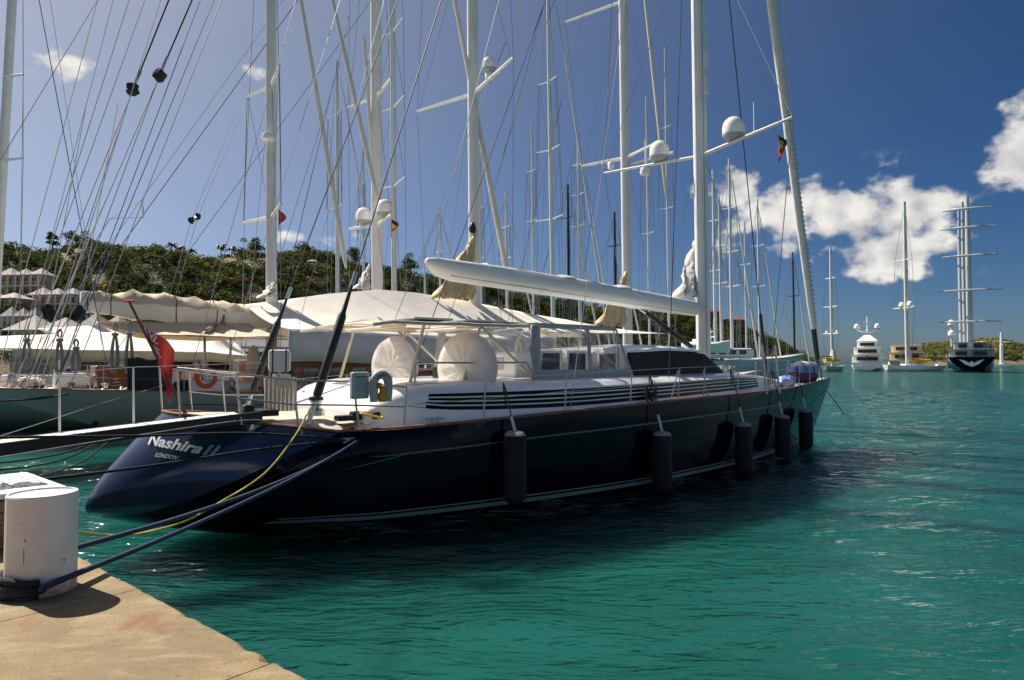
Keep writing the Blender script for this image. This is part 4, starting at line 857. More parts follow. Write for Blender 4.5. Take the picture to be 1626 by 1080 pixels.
def transom_text(name, s, cor, m, shear, bold):
    BL, BR, TL, TR = [fit_transom(*c) for c in cor]
    def fn(a, b):
        w_ = (BL[0] * (1 - a) + BR[0] * a) * (1 - b) + (TL[0] * (1 - a) + TR[0] * a) * b; s_ = (BL[1] * (1 - a) + BR[1] * a) * (1 - b) + (TL[1] * (1 - a) + TR[1] * a) * b
        p = TS(w_, s_); n = (TS(w_ + .01, s_) - p).cross(TS(w_, s_ + .01) - p).normalized(); n = n if n.x < 0 else -n; return p + n * 0.03
    map_text(name, s, fn, m, Y0, shear, bold)
transom_text('name_lettering', 'Nashira', ((236, 707), (318, 722), (240, 688), (326, 706)), 'letter', 0.35, 0.028)
transom_text('name_lettering', 'II', ((322, 723), (343, 726), (331, 707), (353, 709)), 'letterg', 0.15, 0.02)
transom_text('port_lettering', 'LONDON', ((247, 726), (281, 731), (250, 719), (286, 725)), 'letter', 0.2, 0.03)
# ------------------------------------------------------------------ things on and around the yacht
# fenders hung along the starboard side
def hull_at(x):
    best = min(range(301), key=lambda k: abs(HS(k / 300, 0.55).x - x)); return best / 300
for (u_, v0, v1, wpx, lb) in ((801, 684, 800, 44, 'long black fender nearest the stern, with a greyish top'), (1048, 685, 779, 34, 'black fender with a pale top below the deckhouse, second from the stern'), (1180, 671, 752, 30, 'black fender with a pale top, middle one of the five along the hull'), (1241, 659, 727, 28, 'black fender second from the bow'), (1277, 650, 712, 26, 'black fender nearest the bow')):
    x = 5.0
    for it in range(12):                      # find the station whose outer side shows at this column
        k = hull_at(x); p = HS(k, 0.6) + V((0, -0.26, 0)); q = proj(F0.wld(p)); x += (u_ - q[0]) / 60 * (1 + x / 20)
    k = hull_at(x); p = HS(k, 0.75); r = 0.235; Wd = F0.wld(V((p.x, p.y - r - 0.03, 0))); dep = Wd.y
    za, zb = atY(u_, v0, dep).z, atY(u_, v1, dep).z; Lh = za - zb
    e = empty('fender', F0.wld(V((p.x, p.y - r - 0.03, zb))), F0.a, lb, 'fender', 'fenders along the hull')
    sl_ = HS(k, 0.2).y - p.y
    prof = [(0.02, 0), (r * .6, 0.02), (r * .92, 0.09), (r, 0.2), (r * 0.99, Lh * .5), (r, Lh - 0.2), (r * .95, Lh - 0.1), (r * .72, Lh - 0.03), (r * .3, Lh)]
    MB().rings([[V((rr * math.cos(a * math.pi / 12) * (1 + .015 * math.sin(3 * a + h * 5)), rr * math.sin(a * math.pi / 12) + sl_ * (1 - h / Lh) * 0.0, h)) for a in range(24)] for rr, h in prof]).build('cover', 'fender', e, 50)
    MB().rings([[V((rr * math.cos(a * math.pi / 12), rr * math.sin(a * math.pi / 12), h)) for a in range(24)] for rr, h in ((r * .965, Lh - .09), (r * .74, Lh - .022), (r * .3, Lh + .008), (0.02, Lh + .012))]).build('top_cap', 'fendertop', e, 50)
    c = F0.loc(e.location); tp = edge(p.x + (0.0), 0.1, 0.72); d0 = V((tp.x - c.x, tp.y - c.y, tp.z - zb))
    MB().tube([(0, 0, Lh), (d0.x * .2, d0.y * .3, Lh + (d0.z - Lh) * .28)], 0.03, 6).build('strap', 'offwhite', e)
    MB().tube([(d0.x * .2, d0.y * .3, Lh + (d0.z - Lh) * .28), (d0.x * .7, d0.y * .72, d0.z * .82 + Lh * .18), tuple(d0)], 0.014, 5).build('lanyard', 'ropek', e)
    MB().tube([tuple(d0), tuple(d0 + V((.05, -.03, -.25))), tuple(d0 + V((.08, 0, -.5))), tuple(d0 + V((.03, .02, -.2))), tuple(d0)], 0.013, 5).build('lanyard_tail', 'ropek', e)
# passerelle out to the quay
pe = frame_empty('passerelle', F0, 'long black gangway with a pale top edge from the stern to the quay', 'gangway')
pa = L0(402, 655, -1.45); pb = L0(-80, 714, -1.15)
pdv = pb - pa; sdv = V((-pdv.y, pdv.x, 0)).normalized()
def pw(t, a, h): c = pa.lerp(pb, t); return c + sdv * a + V((0, 0, h))
def slab(t0, t1, a0, a1, h0, h1): return MB().hexa([pw(t0, a0, h0), pw(t1, a0, h0), pw(t1, a1, h0), pw(t0, a1, h0), pw(t0, a0, h1), pw(t1, a0, h1), pw(t1, a1, h1), pw(t0, a1, h1)])
slab(.07, 1, -.26, .26, .0, .03).build('walkway', 'offwhite', pe, 0)
for a in (-.30, .30): slab(-.02, 1, a - .035, a + .035, -.16, .035).build('side_beam', 'black', pe, 0, bevel=0.008)
for k in range(9): slab(.1 + .1 * k, .106 + .1 * k, -.26, .26, .031, .036).build('tread_strip', 'canvasg', pe, 0)
tq = []
for uu in (213, 96):
    t = min(range(200), key=lambda k: abs(proj(F0.wld(pw(k / 200, -.31, .05)))[0] - uu)) / 200; b = pw(t, -.31, 0.03); q = b + V((-0.02, 0, 0.98)); MB().tube([b, q], [0.02, 0.016], 8).build('gangway_post', 'mastw', pe); tq.append(q)
MB().tube([pw(-.05, -.31, 0.9), tq[0], tq[1], pw(1, -.31, 0.9)], 0.008, 5).build('hand_line', 'ropeg', pe)
MB().box(pw(-0.04, -0.1, -0.03), (0.5, 0.5, 0.12)).build('gangway_hinge', 'black', pe, 0, bevel=0.02)
# ensign on its raked staff
ea, eb = L0(292, 652, 0.15), L0(205, 479, 0.35)
en = frame_empty('ensign', F0, 'red ensign hanging limp from a dark raked staff at the stern', 'flag')
MB().tube([ea - (eb - ea).normalized() * .12, ea.lerp(eb, .5), eb], [0.035, 0.03, 0.022], 8).build('staff', 'darkwood', en); MB().tube([eb - V((.09, 0, 0)), eb + V((.09, 0, 0.02))], 0.02, 6).build('staff_cap', 'red', en)
rows = []; NA, NB = 40, 32
for i in range(NA + 1):
    t = i / NA; hoist = eb.lerp(ea, 0.12 + 0.50 * min(1, t * 1.0)); row = []
    for j in range(NB + 1):
        s = j / NB; base = eb.lerp(ea, 0.15 + 0.42 * t); k = 1 - t
        row.append(base + V((s * (0.52 * k + 0.16), 0.09 * math.sin(s * 8 + t * 2.0) * (0.25 + s) - .03, -s * (0.62 * k + 0.80 * t) - 0.05 * math.sin(s * 6))))
    rows.append(row)
g = MB().grid(rows)
fl_ = g.build('cloth', 'red', en, 60)
for nme in ('flagblue', 'white'): fl_.data.materials.append(MT[nme])
for pi, pol in enumerate(fl_.data.polygons):
    i, j = divmod(pi, NB)
    if i < 20 and j < 15:
        a, b = i / 19.0, j / 14.0; mi = 1
        if abs(a - .5) < .10 or abs(b - .5) < .09: mi = 0
        elif abs(a - .5) < .18 or abs(b - .5) < .16: mi = 2
        elif abs(a - b) < .05 or abs(a + b - 1) < .05: mi = 0
        elif abs(a - b) < .14 or abs(a + b - 1) < .14: mi = 2
        pol.material_index = mi
# safety gear on the rails
lr = frame_empty('liferaft_case', F0, 'cream white raft case with two black straps on the stern rail', 'case')
c = L0(444, 573, -1.3); cz = c.z
MB().box(c, (0.40, 0.30, 0.42), R(-22)).build('case', 'offwhite', lr, 0, bevel=0.05)
for d in (-.12, .12): MB().box(c + V((d * math.cos(R(-22)), d * math.sin(R(-22)), 0)), (0.03, 0.312, 0.432), R(-22)).build('strap', 'black', lr, 0, bevel=0.012)
c2 = c + V((0.10, 0.15, -0.30)); MB().box(c2, (0.3, 0.22, 0.08)).tube([c + V((0, 0, -.2)), c + V((0, .05, -.62))], 0.02, 6).build('bracket', 'steel', lr, 0, bevel=0.01)
ms = frame_empty('rescue_sling', F0, 'grey white rescue sling bag with printed instructions beside the horseshoe buoy', 'bag')
c = L0(571, 612, -2.72); bx = Matrix.Rotation(R(6), 3, 'Z')
MB().box(c, (0.36, 0.13, 0.50), R(6)).build('bag', 'buoygrey', ms, 0, bevel=0.035)
for k in range(6): MB().box(c + bx @ V((-0.03 if k else 0, -0.069, 0.16 - 0.055 * k)), (0.24 if k == 0 else 0.20 - .02 * (k % 3), 0.004, 0.02 if k == 0 else 0.006), R(6)).build('printed_line', 'ink', ms, 0)
hb = frame_empty('horseshoe_buoy', F0, 'grey white horseshoe buoy with dark lettering and yellow light in it', 'lifebuoy')
c = L0(605, 615, -2.84); pts = []
def hs(a, r): return V((r * math.cos(a), 0, r * math.sin(a)))
rot = Matrix.Rotation(R(6), 3, 'Z')
path = [rot @ V((-0.155, 0, -0.27)), rot @ V((-0.16, 0, -0.1))] + [rot @ hs(math.pi * (1 - k / 12), 0.16) + V((0, 0, 0.08)) for k in range(13)] + [rot @ V((0.16, 0, -0.1)), rot @ V((0.155, 0, -0.27))]
MB().tube([c + p for p in path], [0.07, 0.085] + [0.085] * 13 + [0.085, 0.07], 12, 0.95).build('ring', 'buoygrey', hb, 60)
def bt(a, b):
    th = math.pi * (0.86 - 0.72 * a); r = 0.125 + 0.075 * b; return c + rot @ (V((r * math.cos(th), -0.086 + 0.01 * abs(b - .5), r * math.sin(th) + 0.08)))
map_text('lettering', 'Nashira II', bt, 'ink', hb, 0.2, 0.012)
MB().lathe([(0.075, 0), (0.08, 0.03), (0.08, 0.15), (0.06, 0.17), (0.055, 0.2), (0.055, 0.28), (0.03, 0.3), (0.001, 0.3)], 14, c + V((0.0, -0.05, -.27))).build('light', 'amber', hb)
MB().lathe([(0.02, -.04), (0.05, -0.02), (0.05, 0.05), (0.02, 0.07)], 10, c + rot @ V((-.10, -.09, .02))).build('light_tip', 'orange', hb)
# mooring lines
def rope(name, pts, r, m, label, n=8):
    out = []
    for i in range(len(pts) - 1):
        p0, p1, p2, p3 = V(pts[max(i - 1, 0)]), V(pts[i]), V(pts[i + 1]), V(pts[min(i + 2, len(pts) - 1)])
        for k in range(8):
            t = k / 8; out.append(0.5 * ((2 * p1) + (p2 - p0) * t + (2 * p0 - 5 * p1 + 4 * p2 - p3) * t * t + (3 * p1 - p0 - 3 * p2 + p3) * t ** 3))
    out.append(V(pts[-1])); o = MB().tube(out, r, n).build(name, m, None, 60); return tag(o, label, 'rope', 'mooring lines')
fw = F0.wld(fpl + V((0, -0.06, 0)))
def sagpts(p, q, sag, n=6): return [V(p).lerp(V(q), i / n) - V((0, 0, sag * 4 * (i / n) * (1 - i / n))) for i in range(n + 1)]
br2 = br + 0.035
def bpt(a, z): return V((bc.x + br2 * math.cos(a), bc.y + br2 * math.sin(a), ZQ + z))
tang = math.atan2(fw.y - bc.y, fw.x - bc.x)
rope('mooring_line', [bpt(R(185), .06), bpt(R(215), .05), bpt(R(245), .05), bpt(R(275), .05), bpt(R(305), .06)] + sagpts(bpt(R(325), .10), fw, 0.10)[0:], 0.023, 'ropeb', 'dark blue mooring rope round the near side of the bollard to the stern fairlead')
rope('mooring_line', [bpt(R(188), .13), bpt(R(150), .14), bpt(R(120), .17), bpt(R(100), .19)] + sagpts(bpt(R(72), .23), fw + V((0, 0, -.02)), 0.14), 0.022, 'ropeb', 'dark blue mooring rope round the far side of the bollard to the stern fairlead')
m_ = MB()
for k in range(3): m_.tube([V((bc.x + (br + .03 + .012 * (k % 2)) * math.cos(R(95 + 9 * i)), bc.y + (br + .03 + .012 * (k % 2)) * math.sin(R(95 + 9 * i)), ZQ + .03 + .047 * k + .01 * math.sin(i * .7 + k))) for i in range(24)], 0.025, 8)
tag(m_.build('rope_turns', 'ropek', None, 60), 'thick dark rope turns lying round the foot of the bollard', 'rope', 'mooring lines')
MB_ = [L0(492, 648, -2.3), L0(470, 690, -2.75), L0(420, 752, -3.1), L0(345, 800, -3.3), L0(290, 829, -3.4)]
lst = [F0.wld(p) for p in MB_] + [atY(210, 849, 8.4), atY(140, 847, 7.3), atY(100, 838, 6.6)]
rope('shore_cable', lst, 0.014, 'ropey', 'yellow line drooping from the stern rail to the quay', 6)
def wp(u, v, d): return atY(u, v, d)
fA = F0.wld(V((3.2, -2.62, 1.55)))
rope('stern_line', [fA] + [wp(400, 688, 11.7), wp(230, 692, 10.9), wp(60, 694, 9.8), wp(-80, 696, 9.0)], 0.020, 'ropek', 'upper black stern line crossing the name on the transom')
rope('stern_line', [fA] + [wp(400, 715, 11.6), wp(260, 737, 10.7), wp(80, 760, 9.2), wp(-40, 770, 8.0)], 0.022, 'ropek', 'lower black stern line crossing the transom to the left edge')
port = F0.wld(V((1.9, 2.3, 1.6)))
for k, (pts, lb) in enumerate(((((198, 690, 16.4), (130, 733, 15.0), (60, 757, 13.2), (-20, 768, 11.6)), 'slack dark line sagging left from behind the transom, lowest of three'), (((205, 680, 16.6), (120, 722, 15.4), (60, 739, 14.2), (-20, 748, 13)), 'slack dark line sagging left from behind the transom, middle of three'), (((207, 676, 16.8), (120, 714, 15.6), (50, 729, 14.6), (-20, 737, 13.5)), 'slack dark line sagging left from behind the transom, highest of three'))):
    rope('stern_line', [port] + [wp(*q) for q in pts], 0.018, 'ropek', lb)
rope('stern_line', [F0.wld(V((2.0, -1.9, 1.9))), wp(380, 668, 12.0), wp(200, 694, 10.8), wp(0, 726, 9.8)], 0.010, 'ropeg', 'thin pale line from the stern down to the left edge below the gangway', 5)
# coil of yellow hose on the quarter deck
hc = V((3.75, -2.45, 1.85)); m_ = MB()
m_.tube([hc + V((0.22 * math.cos(a), 0.16 * math.sin(a), 0.05 + 0.12 * abs(math.sin(a * .5 + .3)))) for a in [k * math.pi / 7 for k in range(34)]], 0.022, 6)
tag(m_.build('hose_coil', 'ropey', Y0), None)
MB().box((3.9, -2.35, 1.95), (0.16, 0.14, 0.14)).build('coil_block', 'black', Y0, 0, bevel=0.03)
# bags on the foredeck
bg = frame_empty('sail_bag', F0, 'blue, white and purple sail bag tied on the bow deck', 'bag'); c = L0(1295, 598, -0.7)
def blob(c, rx, ry, rz, seed, n=18, mth=10):
    rs = []
    for i in range(mth + 1):
        ph_ = math.pi * i / mth; rs.append([V(c) + V((rx * math.sin(ph_) * math.cos(2 * math.pi * k / n), ry * math.sin(ph_) * math.sin(2 * math.pi * k / n), -rz * math.cos(ph_))) * 1.0 + V((0.05 * math.sin(k * 2.3 + i * 1.7 + seed), 0.05 * math.sin(k * 1.7 + i + seed), 0.04 * math.sin(k + i * 2.1 + seed))) * math.sin(ph_) for k in range(n)])
    return MB().rings(rs)
bcn = V((23.2, -0.55, 2.42))
blob(bcn, 0.95, 0.42, 0.26, 1).build('lower_bag', 'purple', bg, 60); blob(bcn + V((0.1, 0, 0.26)), 0.95, 0.40, 0.24, 2).build('upper_bag', 'bluebag', bg, 60); blob(bcn + V((0.1, 0, .45)), .8, .34, .14, 4).build('flap', 'white', bg, 60)
for d in (-.5, .1, .6): MB().tube([bcn + V((d, -.45, -.2)), bcn + V((d, -.43, .3)), bcn + V((d, -.2, .58)), bcn + V((d, .2, .58))], 0.02, 5).build('strap', 'black', bg)
sb = frame_empty('sail_bag', F0, 'small blue and white bag on deck by the forward shrouds', 'bag'); blob((20.6, -1.35, 2.28), 0.42, 0.28, 0.22, 3).build('body', 'bluebag', sb, 60)
def courtesy(name, p, hh, wd, label, cols, az_=0.4):
    e = empty(name, p, az_, label, 'flag', 'courtesy flags'); rows = [[V((wd * j / 6 * (0.5 + .5 * math.cos(i * .5)), 0.06 * math.sin(j * 1.1 + i), -hh * i / 8 - 0.05 * j)) for j in range(7)] for i in range(9)]
    MB().tube([(0, 0, 0.5), (0, 0, -hh - .1)], 0.008, 4).build('halyard', 'wirew', e)
    o = MB().grid(rows).build('cloth', cols[0], e, 60)
    for c in cols[1:]: o.data.materials.append(MT[c])
    for pi, pl in enumerate(o.data.polygons):
        i, j = divmod(pi, 6)
        if len(cols) > 3: pl.material_index = (1 if i < 2 else 2 if i < 4 else 3 if i < 5 else 0) if abs(j - 2.5) < 2.6 - i * .4 else 0
        elif len(cols) > 1: pl.material_index = min(i * len(cols) // 8, len(cols) - 1)
courtesy('courtesy_flag', F0.wld(tips[0] + V((0.0, 0.45, -0.35))), 0.62, 0.34, 'small red, black and white flag under the starboard spreader of the dark yacht', ('red', 'black', 'yellow', 'white'))
# ------------------------------------------------------------------ neighbouring yachts
def shift_frame(D, a, deg=38.4):
    c, s = math.cos(R(38.4)), math.sin(R(38.4)); return Frame(F0.o[0] - s * D + c * a, F0.o[1] + c * D + s * a, deg)
FB = [(0, .3), (.1, .52), (.25, .82), (.45, 1), (.6, .97), (.75, .74), (.9, .32), (1, 0)]
def gen_hull(root, Ln, B, fs, fm, fb, os_, ob, m, deckm='deck', tw=.3, railm='teak', stripe='stripe'):
    fbl = [(a, b if a > .2 else b * (tw / .3) ** (1 - a / .2) if a < .2 else b) for a, b in FB]
    zs = [(0, fs), (.25, (fs + fm) / 2 - .08), (.5, fm), (.8, (fm + fb) / 2 - .06), (1, fb)]; n = 28
    def S(u, s): return V((Ln * u, s * B / 2 * max(0, interp1(fbl, u)), interp1(zs, u)))
    def Wl(u, s): return V((os_ + (Ln - os_ - ob) * u, s * B / 2 * .93 * max(0, interp1(fbl, u)) * min(1, .25 + u * 4), 0))
    def pt(u, w_, s):
        a, b = Wl(u, s), S(u, s); p = a.lerp(b, w_); k = math.sin(math.pi * w_); p.y += s * k * .05 * B * (.5 if u < .8 else -.2) * min(1, interp1(fbl, u) * 2); cnt = max(0, 1 - u * 3.2); p.z -= k * cnt * .10 * fs; return p
    for s in (-1, 1):
        rows = []
        for w_ in (-1, 0, .15, .3, .45, .6, .75, .9, 1):
            rows.append([pt(i / n, max(w_, 0), s) if w_ >= 0 else V((pt(i / n, 0, s).x, pt(i / n, 0, s).y * .5, -.7)) for i in range(n + 1)])
        MB().grid(rows if s < 0 else rows[::-1]).build('hull_side', m, root, 50)
        MB().tube([S(i / n, s) + V((0, 0, .03)) for i in range(n + 1)], .05, 6, .6).build('cap_rail', railm, root)
        rows = [[pt(i / n, w_, s) + V((0, s * .012, 0)) for i in range(2, n)] for w_ in (.04, .12)]
        MB().grid(rows if s < 0 else rows[::-1]).build('boot_stripe', stripe, root)
    MB().add([pt(0, w_, -1) for w_ in (0, .3, .6, 1)] + [pt(0, w_, 1) for w_ in (1, .6, .3, 0)], [tuple(range(8))]).build('transom', m, root, 0)
    MB().grid([[V((S(i / n, 1).x, S(i / n, 1).y * k, S(i / n, 1).z - .03 + .06 * (1 - k * k))) for i in range(n + 1)] for k in (-.98, -.5, 0, .5, .98)][::-1]).build('deck', deckm, root, 60)
    return S
def rig(root, fr, u, vf, wpx, ztop, spr, mtl='mastw', zfoot=1.5, chain=2.6, rake=.012, shrouds=True, x=None, spm=None, flat=.75, sw=.00042):
    p = fr.L(u, vf) if x is None else V((x, 0, zfoot)); dep = fr.wld(p).y; r = wpx * dep / FPX / 2; xm = p.x + rake * (p.z - zfoot)
    MB().tube([V((xm - rake * (z - zfoot), 0, z)) for z in (zfoot, zfoot + (ztop - zfoot) * .4, zfoot + (ztop - zfoot) * .75, ztop)], [r, r * .98, r * .86, r * .6], 12, flat).build('mast', mtl, root)
    lw = max(.010, sw * dep); prev = {1: V((xm - .5, chain, zfoot)), -1: V((xm - .5, -chain, zfoot))}; tipsz = []
    for z, half in spr:
        xx = xm - rake * (z - zfoot); tp = {}
        for s in (-1, 1):
            q = V((xx - half * .18, s * half, z + half * .04)); MB().tube([V((xx, 0, z)), q], [r * .38, r * .24], 6).build('spreader', spm or mtl, root); tp[s] = q
            if shrouds: line('shroud', prev[s], q, lw, 'wire', root, n=4); line('shroud', V((prev[s].x, prev[s].y * .96, prev[s].z)), V((xx, s * r * .5, z)), lw * .9, 'wire', root, n=4)
            prev[s] = q
        tipsz.append(tp)
    if shrouds:
        for s in (-1, 1): line('shroud', prev[s], V((xm - rake * (ztop - zfoot), 0, ztop - .5)), lw, 'wire', root, n=4)
    return xm, r, tipsz, dep
def zv(fr, u, v, y=0.0): return fr.L(u, v, y).z
def stay(fr, root, foot, xm, ut, vt, r, m, name='backstay', split=None):
    foot = V(foot); lo, hi = foot.z + 2, 140.0
    def uat(z):
        h = V((xm, 0, z)); a, b = 0.0, 1.0
        for _ in range(40):
            t = (a + b) / 2
            if proj(fr.wld(foot.lerp(h, t)))[1] > vt: a = t
            else: b = t
        return proj(fr.wld(foot.lerp(h, a)))[0]
    for _ in range(40):
        z = (lo + hi) / 2
        if uat(z) > ut: lo = z
        else: hi = z
    h = V((xm, 0, (lo + hi) / 2)); line(name, foot, h, r, m, root, n=5); return foot, h
def on_line(fr, p, q, v):
    a, b = 0.0, 1.0
    for _ in range(40):
        t = (a + b) / 2
        if proj(fr.wld(p.lerp(q, t)))[1] > v: a = t
        else: b = t
    return p.lerp(q, a)
def furled(root, foot, head, r, m='sailcover'):
    foot, head = V(foot), V(head); d = head - foot
    MB().tube([foot + d * t for t in (.02, .04, .15, .4, .7, .97)], [r * .5, r, r * 1.15, r, r * .75, r * .3], 8).build('furled_sail', m, root)
# --- first neighbour: three-masted schooner with green hull
F1 = shift_frame(14, -2.2); L1 = F1.L
Y1 = frame_empty('schooner', F1, 'long grey green three-masted schooner with awnings, nearest behind the dark yacht', 'yacht')
S1 = gen_hull(Y1, 46, 8.4, 2.15, 1.42, 2.3, 6.2, 4.5, 'green', tw=.36)
ma = rig(Y1, F1, 431, 470, 18, 34, [(zv(F1, 431, 137), 2.0), (zv(F1, 431, 345), 2.35)], zfoot=1.6, chain=2.5)
mb = rig(Y1, F1, 754, 470, 20, 48, [(zv(F1, 754, 150), 4.3), (26, 3.6)], zfoot=1.6, chain=3.6)
mc = rig(Y1, F1, 996, 480, 18, 52, [(zv(F1, 996, 252), 3.2), (zv(F1, 996, 5), 4.4)], zfoot=1.6, chain=3.6)
# hull openings
for u_ in (95, 215): 
    p = L1(u_, 622, -2.5)
for k in range(5):
    x = 3.0 + 2.4 * k; 
# radar and domes on the masts
p = V((ma[0] - .35, -.4, zv(F1, 449, 222, -.4))); MB().lathe([(0.02, -.12), (.28, -.12), (.3, 0), (.26, .1), (.02, .12)], 16, p).build('radar', 'gel', Y1); MB().tube([p + V((.35, .4, -.14)), p + V((0, 0, -.14))], .04, 6).build('radar_arm', 'gel', Y1)
p = mb[2][0][-1].lerp(V((mb[0], 0, mb[2][0][-1].z)), .62); dome('radome', p + V((0, 0, .45)), .36, Y1); MB().tube([p + V((-.5 * math.cos(a), .5 * math.sin(a), .42 + .0 * a)) for a in [k * math.pi / 8 for k in range(17)]], .02, 5).build('dome_guard', 'steel', Y1); MB().lathe([(.2, 0), (.22, .2), (.1, .5), (.02, .55)], 12, p + V((0, 0, .02))).build('dome_foot', 'gelm', Y1)
MB().tube([V((mc[0], .3, zv(F1, 996, 262))), V((mc[0] + .2, -3.4, zv(F1, 996, 262)))], .09, 6).build('crosstree', 'mastw', Y1)
# gathered sails at the mast feet
def gathered(fr, root, u_, vt, vb, ul, m, y=-.3, name='gathered_sail'):
    a = fr.L(u_, vt, y); b = fr.L(u_, vb, y); c = fr.L(ul, vb - 4, y); rows = []
    for i in range(15):
        t = i / 14; row = []
        right = a.lerp(b, t); left = a.lerp(c, t ** 1.15)
        for j in range(15):
            s = j / 14; p = right.lerp(left, s); row.append(p + V((.05 * math.sin(i * 1.7 + j), -.30 * math.sin(s * math.pi) * (.4 + t) + .13 * math.sin((j * 1.9 + i * .9)) * (.3 + t), .04 * math.sin(j * 2.2))))
        rows.append(row)
    MB().grid(rows).build(name, m, root, 60, solid=.06)
gathered(F1, Y1, 752, 372, 477, 686, 'canvasy', -.35); gathered(F1, Y1, 992, 432, 520, 946, 'canvasy', -.35); gathered(F1, Y1, 436, 446, 476, 410, 'canvasw', -.35)
MB().lathe([(.02, 0), (.16, .05), (.2, .25), (.1, .5), (.02, .6)], 10, V((L1(745, 372).x, -.3, L1(745, 372).z))).build('halyard_block', 'black', Y1)
# main awning between the first two masts, ridge and two slopes, hanging side curtain
def awning(fr, root, ridge, eave_s, half, valance, m='canvasw', name='awning', port=True, droop=.25, vm=None):
    nR = len(ridge); Rg = [fr.L(u, v) for u, v in ridge]; Ev = [fr.L(u, v, -half) for u, v in eave_s]; rows = []; nv = 13
    def along(P, t): k = t * (len(P) - 1); i = min(int(k), len(P) - 2); return P[i].lerp(P[i + 1], k - i)
    for i in range(25):
        t = i / 24; r_, e_ = along(Rg, t), along(Ev, t); row = []
        for j in range(nv):
            s = j / (nv - 1); p = e_.lerp(r_, s); p.z -= droop * math.sin(math.pi * s) * .6 + .05 * math.sin(i * 1.3) * math.sin(math.pi * s); row.append(p)
        if port:
            for j in range(nv - 2, -1, -1): q = row[j].copy(); row.append(V((q.x, -q.y, q.z)))
        rows.append(row)
    aw = MB().grid(rows).build(name, m, root, 60, solid=.02)
    if valance:
        vr = [[V(r[0]) + V((0, -.02 - .05 * math.sin(i * 1.7) * k, -valance * k)) for i, r in enumerate(rows)] for k in (0, .5, 1)]
        MB().grid(vr).build('side_curtain', vm or m, root, 60, solid=.015)
    return rows
awning(F1, Y1, [(388, 484), (440, 478), (520, 467), (600, 460), (660, 465), (730, 476), (790, 488)], [(458, 523), (520, 527), (580, 531), (640, 535), (720, 538), (800, 540), (880, 538)], 3.6, 1.15, vm='sailcover')
awning(F1, Y1, [(800, 490), (850, 500), (900, 508)], [(880, 528), (960, 530), (1060, 530)], 3.4, 0)
# after awning under the boom, tan underside towards us
awning(F1, Y1, [(150, 512), (250, 508), (380, 506)], [(300, 532), (380, 536), (455, 534)], 2.6, 0, 'canvast', 'after_awning')
# mizzen boom under a loose tan cover
rows = []
ba, bb = L1(138, 480), L1(425, 505)
for i in range(19):
    t = i / 18; c = ba.lerp(bb, t); hh = .55 + .35 * math.sin(min(1, t * 1.6) * math.pi * .8) + .05 * math.sin(i * 1.9); ww = .34 + .35 * t + .05 * math.sin(i * 2.3); ring = []
    for (yy, zz, nz_) in ((-.62, -.56, 0), (-.95, -.30, .2), (-1.0, .10, .5), (-.72, .34, 1), (-.40, .50, 1), (-.12, .60, 1), (.12, .60, 1), (.40, .50, 1), (.72, .34, 1), (1.0, .10, .5), (.95, -.30, .2), (.62, -.56, 0)):
        ring.append(c + V((.03 * math.sin(yy * 9 + i), ww * yy, hh * zz + nz_ * (.09 * math.sin(i * 2.1 + yy * 4) + random.uniform(-.04, .04)))))
    rows.append(ring)
MB().grid([[r[j] for j in (0, 1, 2)] for r in rows]).build('sail_side', 'canvasw', Y1, 40); MB().grid([[r[j] for j in range(2, 10)] for r in rows]).build('boom_cover', 'canvast', Y1, 40); MB().grid([[r[j] for j in (9, 10, 11, 0)] for r in rows]).build('sail_side', 'canvasw', Y1, 40)
for t in (.05, .16, .45, .7):
    i = int(t * 18); MB().tube([p for p in rows[i]] + [rows[i][0]], .022, 5).build('cover_tie', 'darkwood', Y1)
MB().box(ba + V((-.05, 0, 0)), (.3, .5, .75)).build('boom_end', 'gelm', Y1, 0, bevel=.05)
# stays and tackles falling to her stern
fts = [L1(u_, v_, y) for u_, v_, y in ((20, 618, -1.4), (40, 616, -1.6), (62, 617, -1.8), (88, 612, -1.9), (8, 620, -1.2), (110, 616, -2), (-10, 618, -1))]
q1 = stay(F1, Y1, fts[0], mb[0], 268, 0, .022, 'wirew'); q2 = stay(F1, Y1, fts[1], mb[0], 305, 0, .022, 'wirew')
for q, v_ in ((q1, 142), (q2, 120)):
    bpos = on_line(F1, q[0], q[1], v_); d = (q[1] - q[0]).normalized(); MB().tube([bpos, bpos + d * 14], .03, 6).build('runner_pendant', 'wirek', Y1)
    blob(bpos, .22, .22, .25, v_, 10, 7).build('runner_block', 'blackcloth', Y1, 0); MB().tube([bpos + d * .2, bpos + d * .8], .06, 6).build('block_shackle', 'steel', Y1)
    line('tackle', q[0] + V((.5, 0, 0)), bpos, .016, 'wire', Y1)
for ft, xm_, ut, m_, r in ((fts[2], mb[0], 255, 'wirew', .016), (fts[3], mb[0], 340, 'wireb', .016), (fts[4], ma[0], 205, 'wire', .014), (fts[4], ma[0], 230, 'wire', .014), (fts[5], mb[0], 352, 'wire', .015), (fts[6], ma[0], 155, 'wirew', .014), (fts[3], mc[0], 318, 'wireb', .015), (fts[0], mb[0], 180, 'wire', .010)):
    stay(F1, Y1, ft, xm_, ut, 0, r, m_)
for (a, b, m_, r) in (((62, 0, -1, 'a'), (138, 410, -1), 'wireb', .014), ((0, 255, -1), (155, 0, -1), 'wire', .013), ((430, 60, 0), (225, 345, -.6), 'wirek', .014), ((80, 0, 1), (150, 470, 1), 'wire', .008)):
    p_, q_ = L1(a[0], a[1], a[2]), L1(b[0], b[1], b[2]); lo_, hi_ = (p_, q_) if p_.z < q_.z else (q_, p_); line('line_aloft', hi_ + (lo_ - hi_) * ((hi_.z - 1.7) / (hi_.z - lo_.z)), lo_ + (hi_ - lo_) * ((32 - lo_.z) / (hi_.z - lo_.z)), r, m_, Y1)
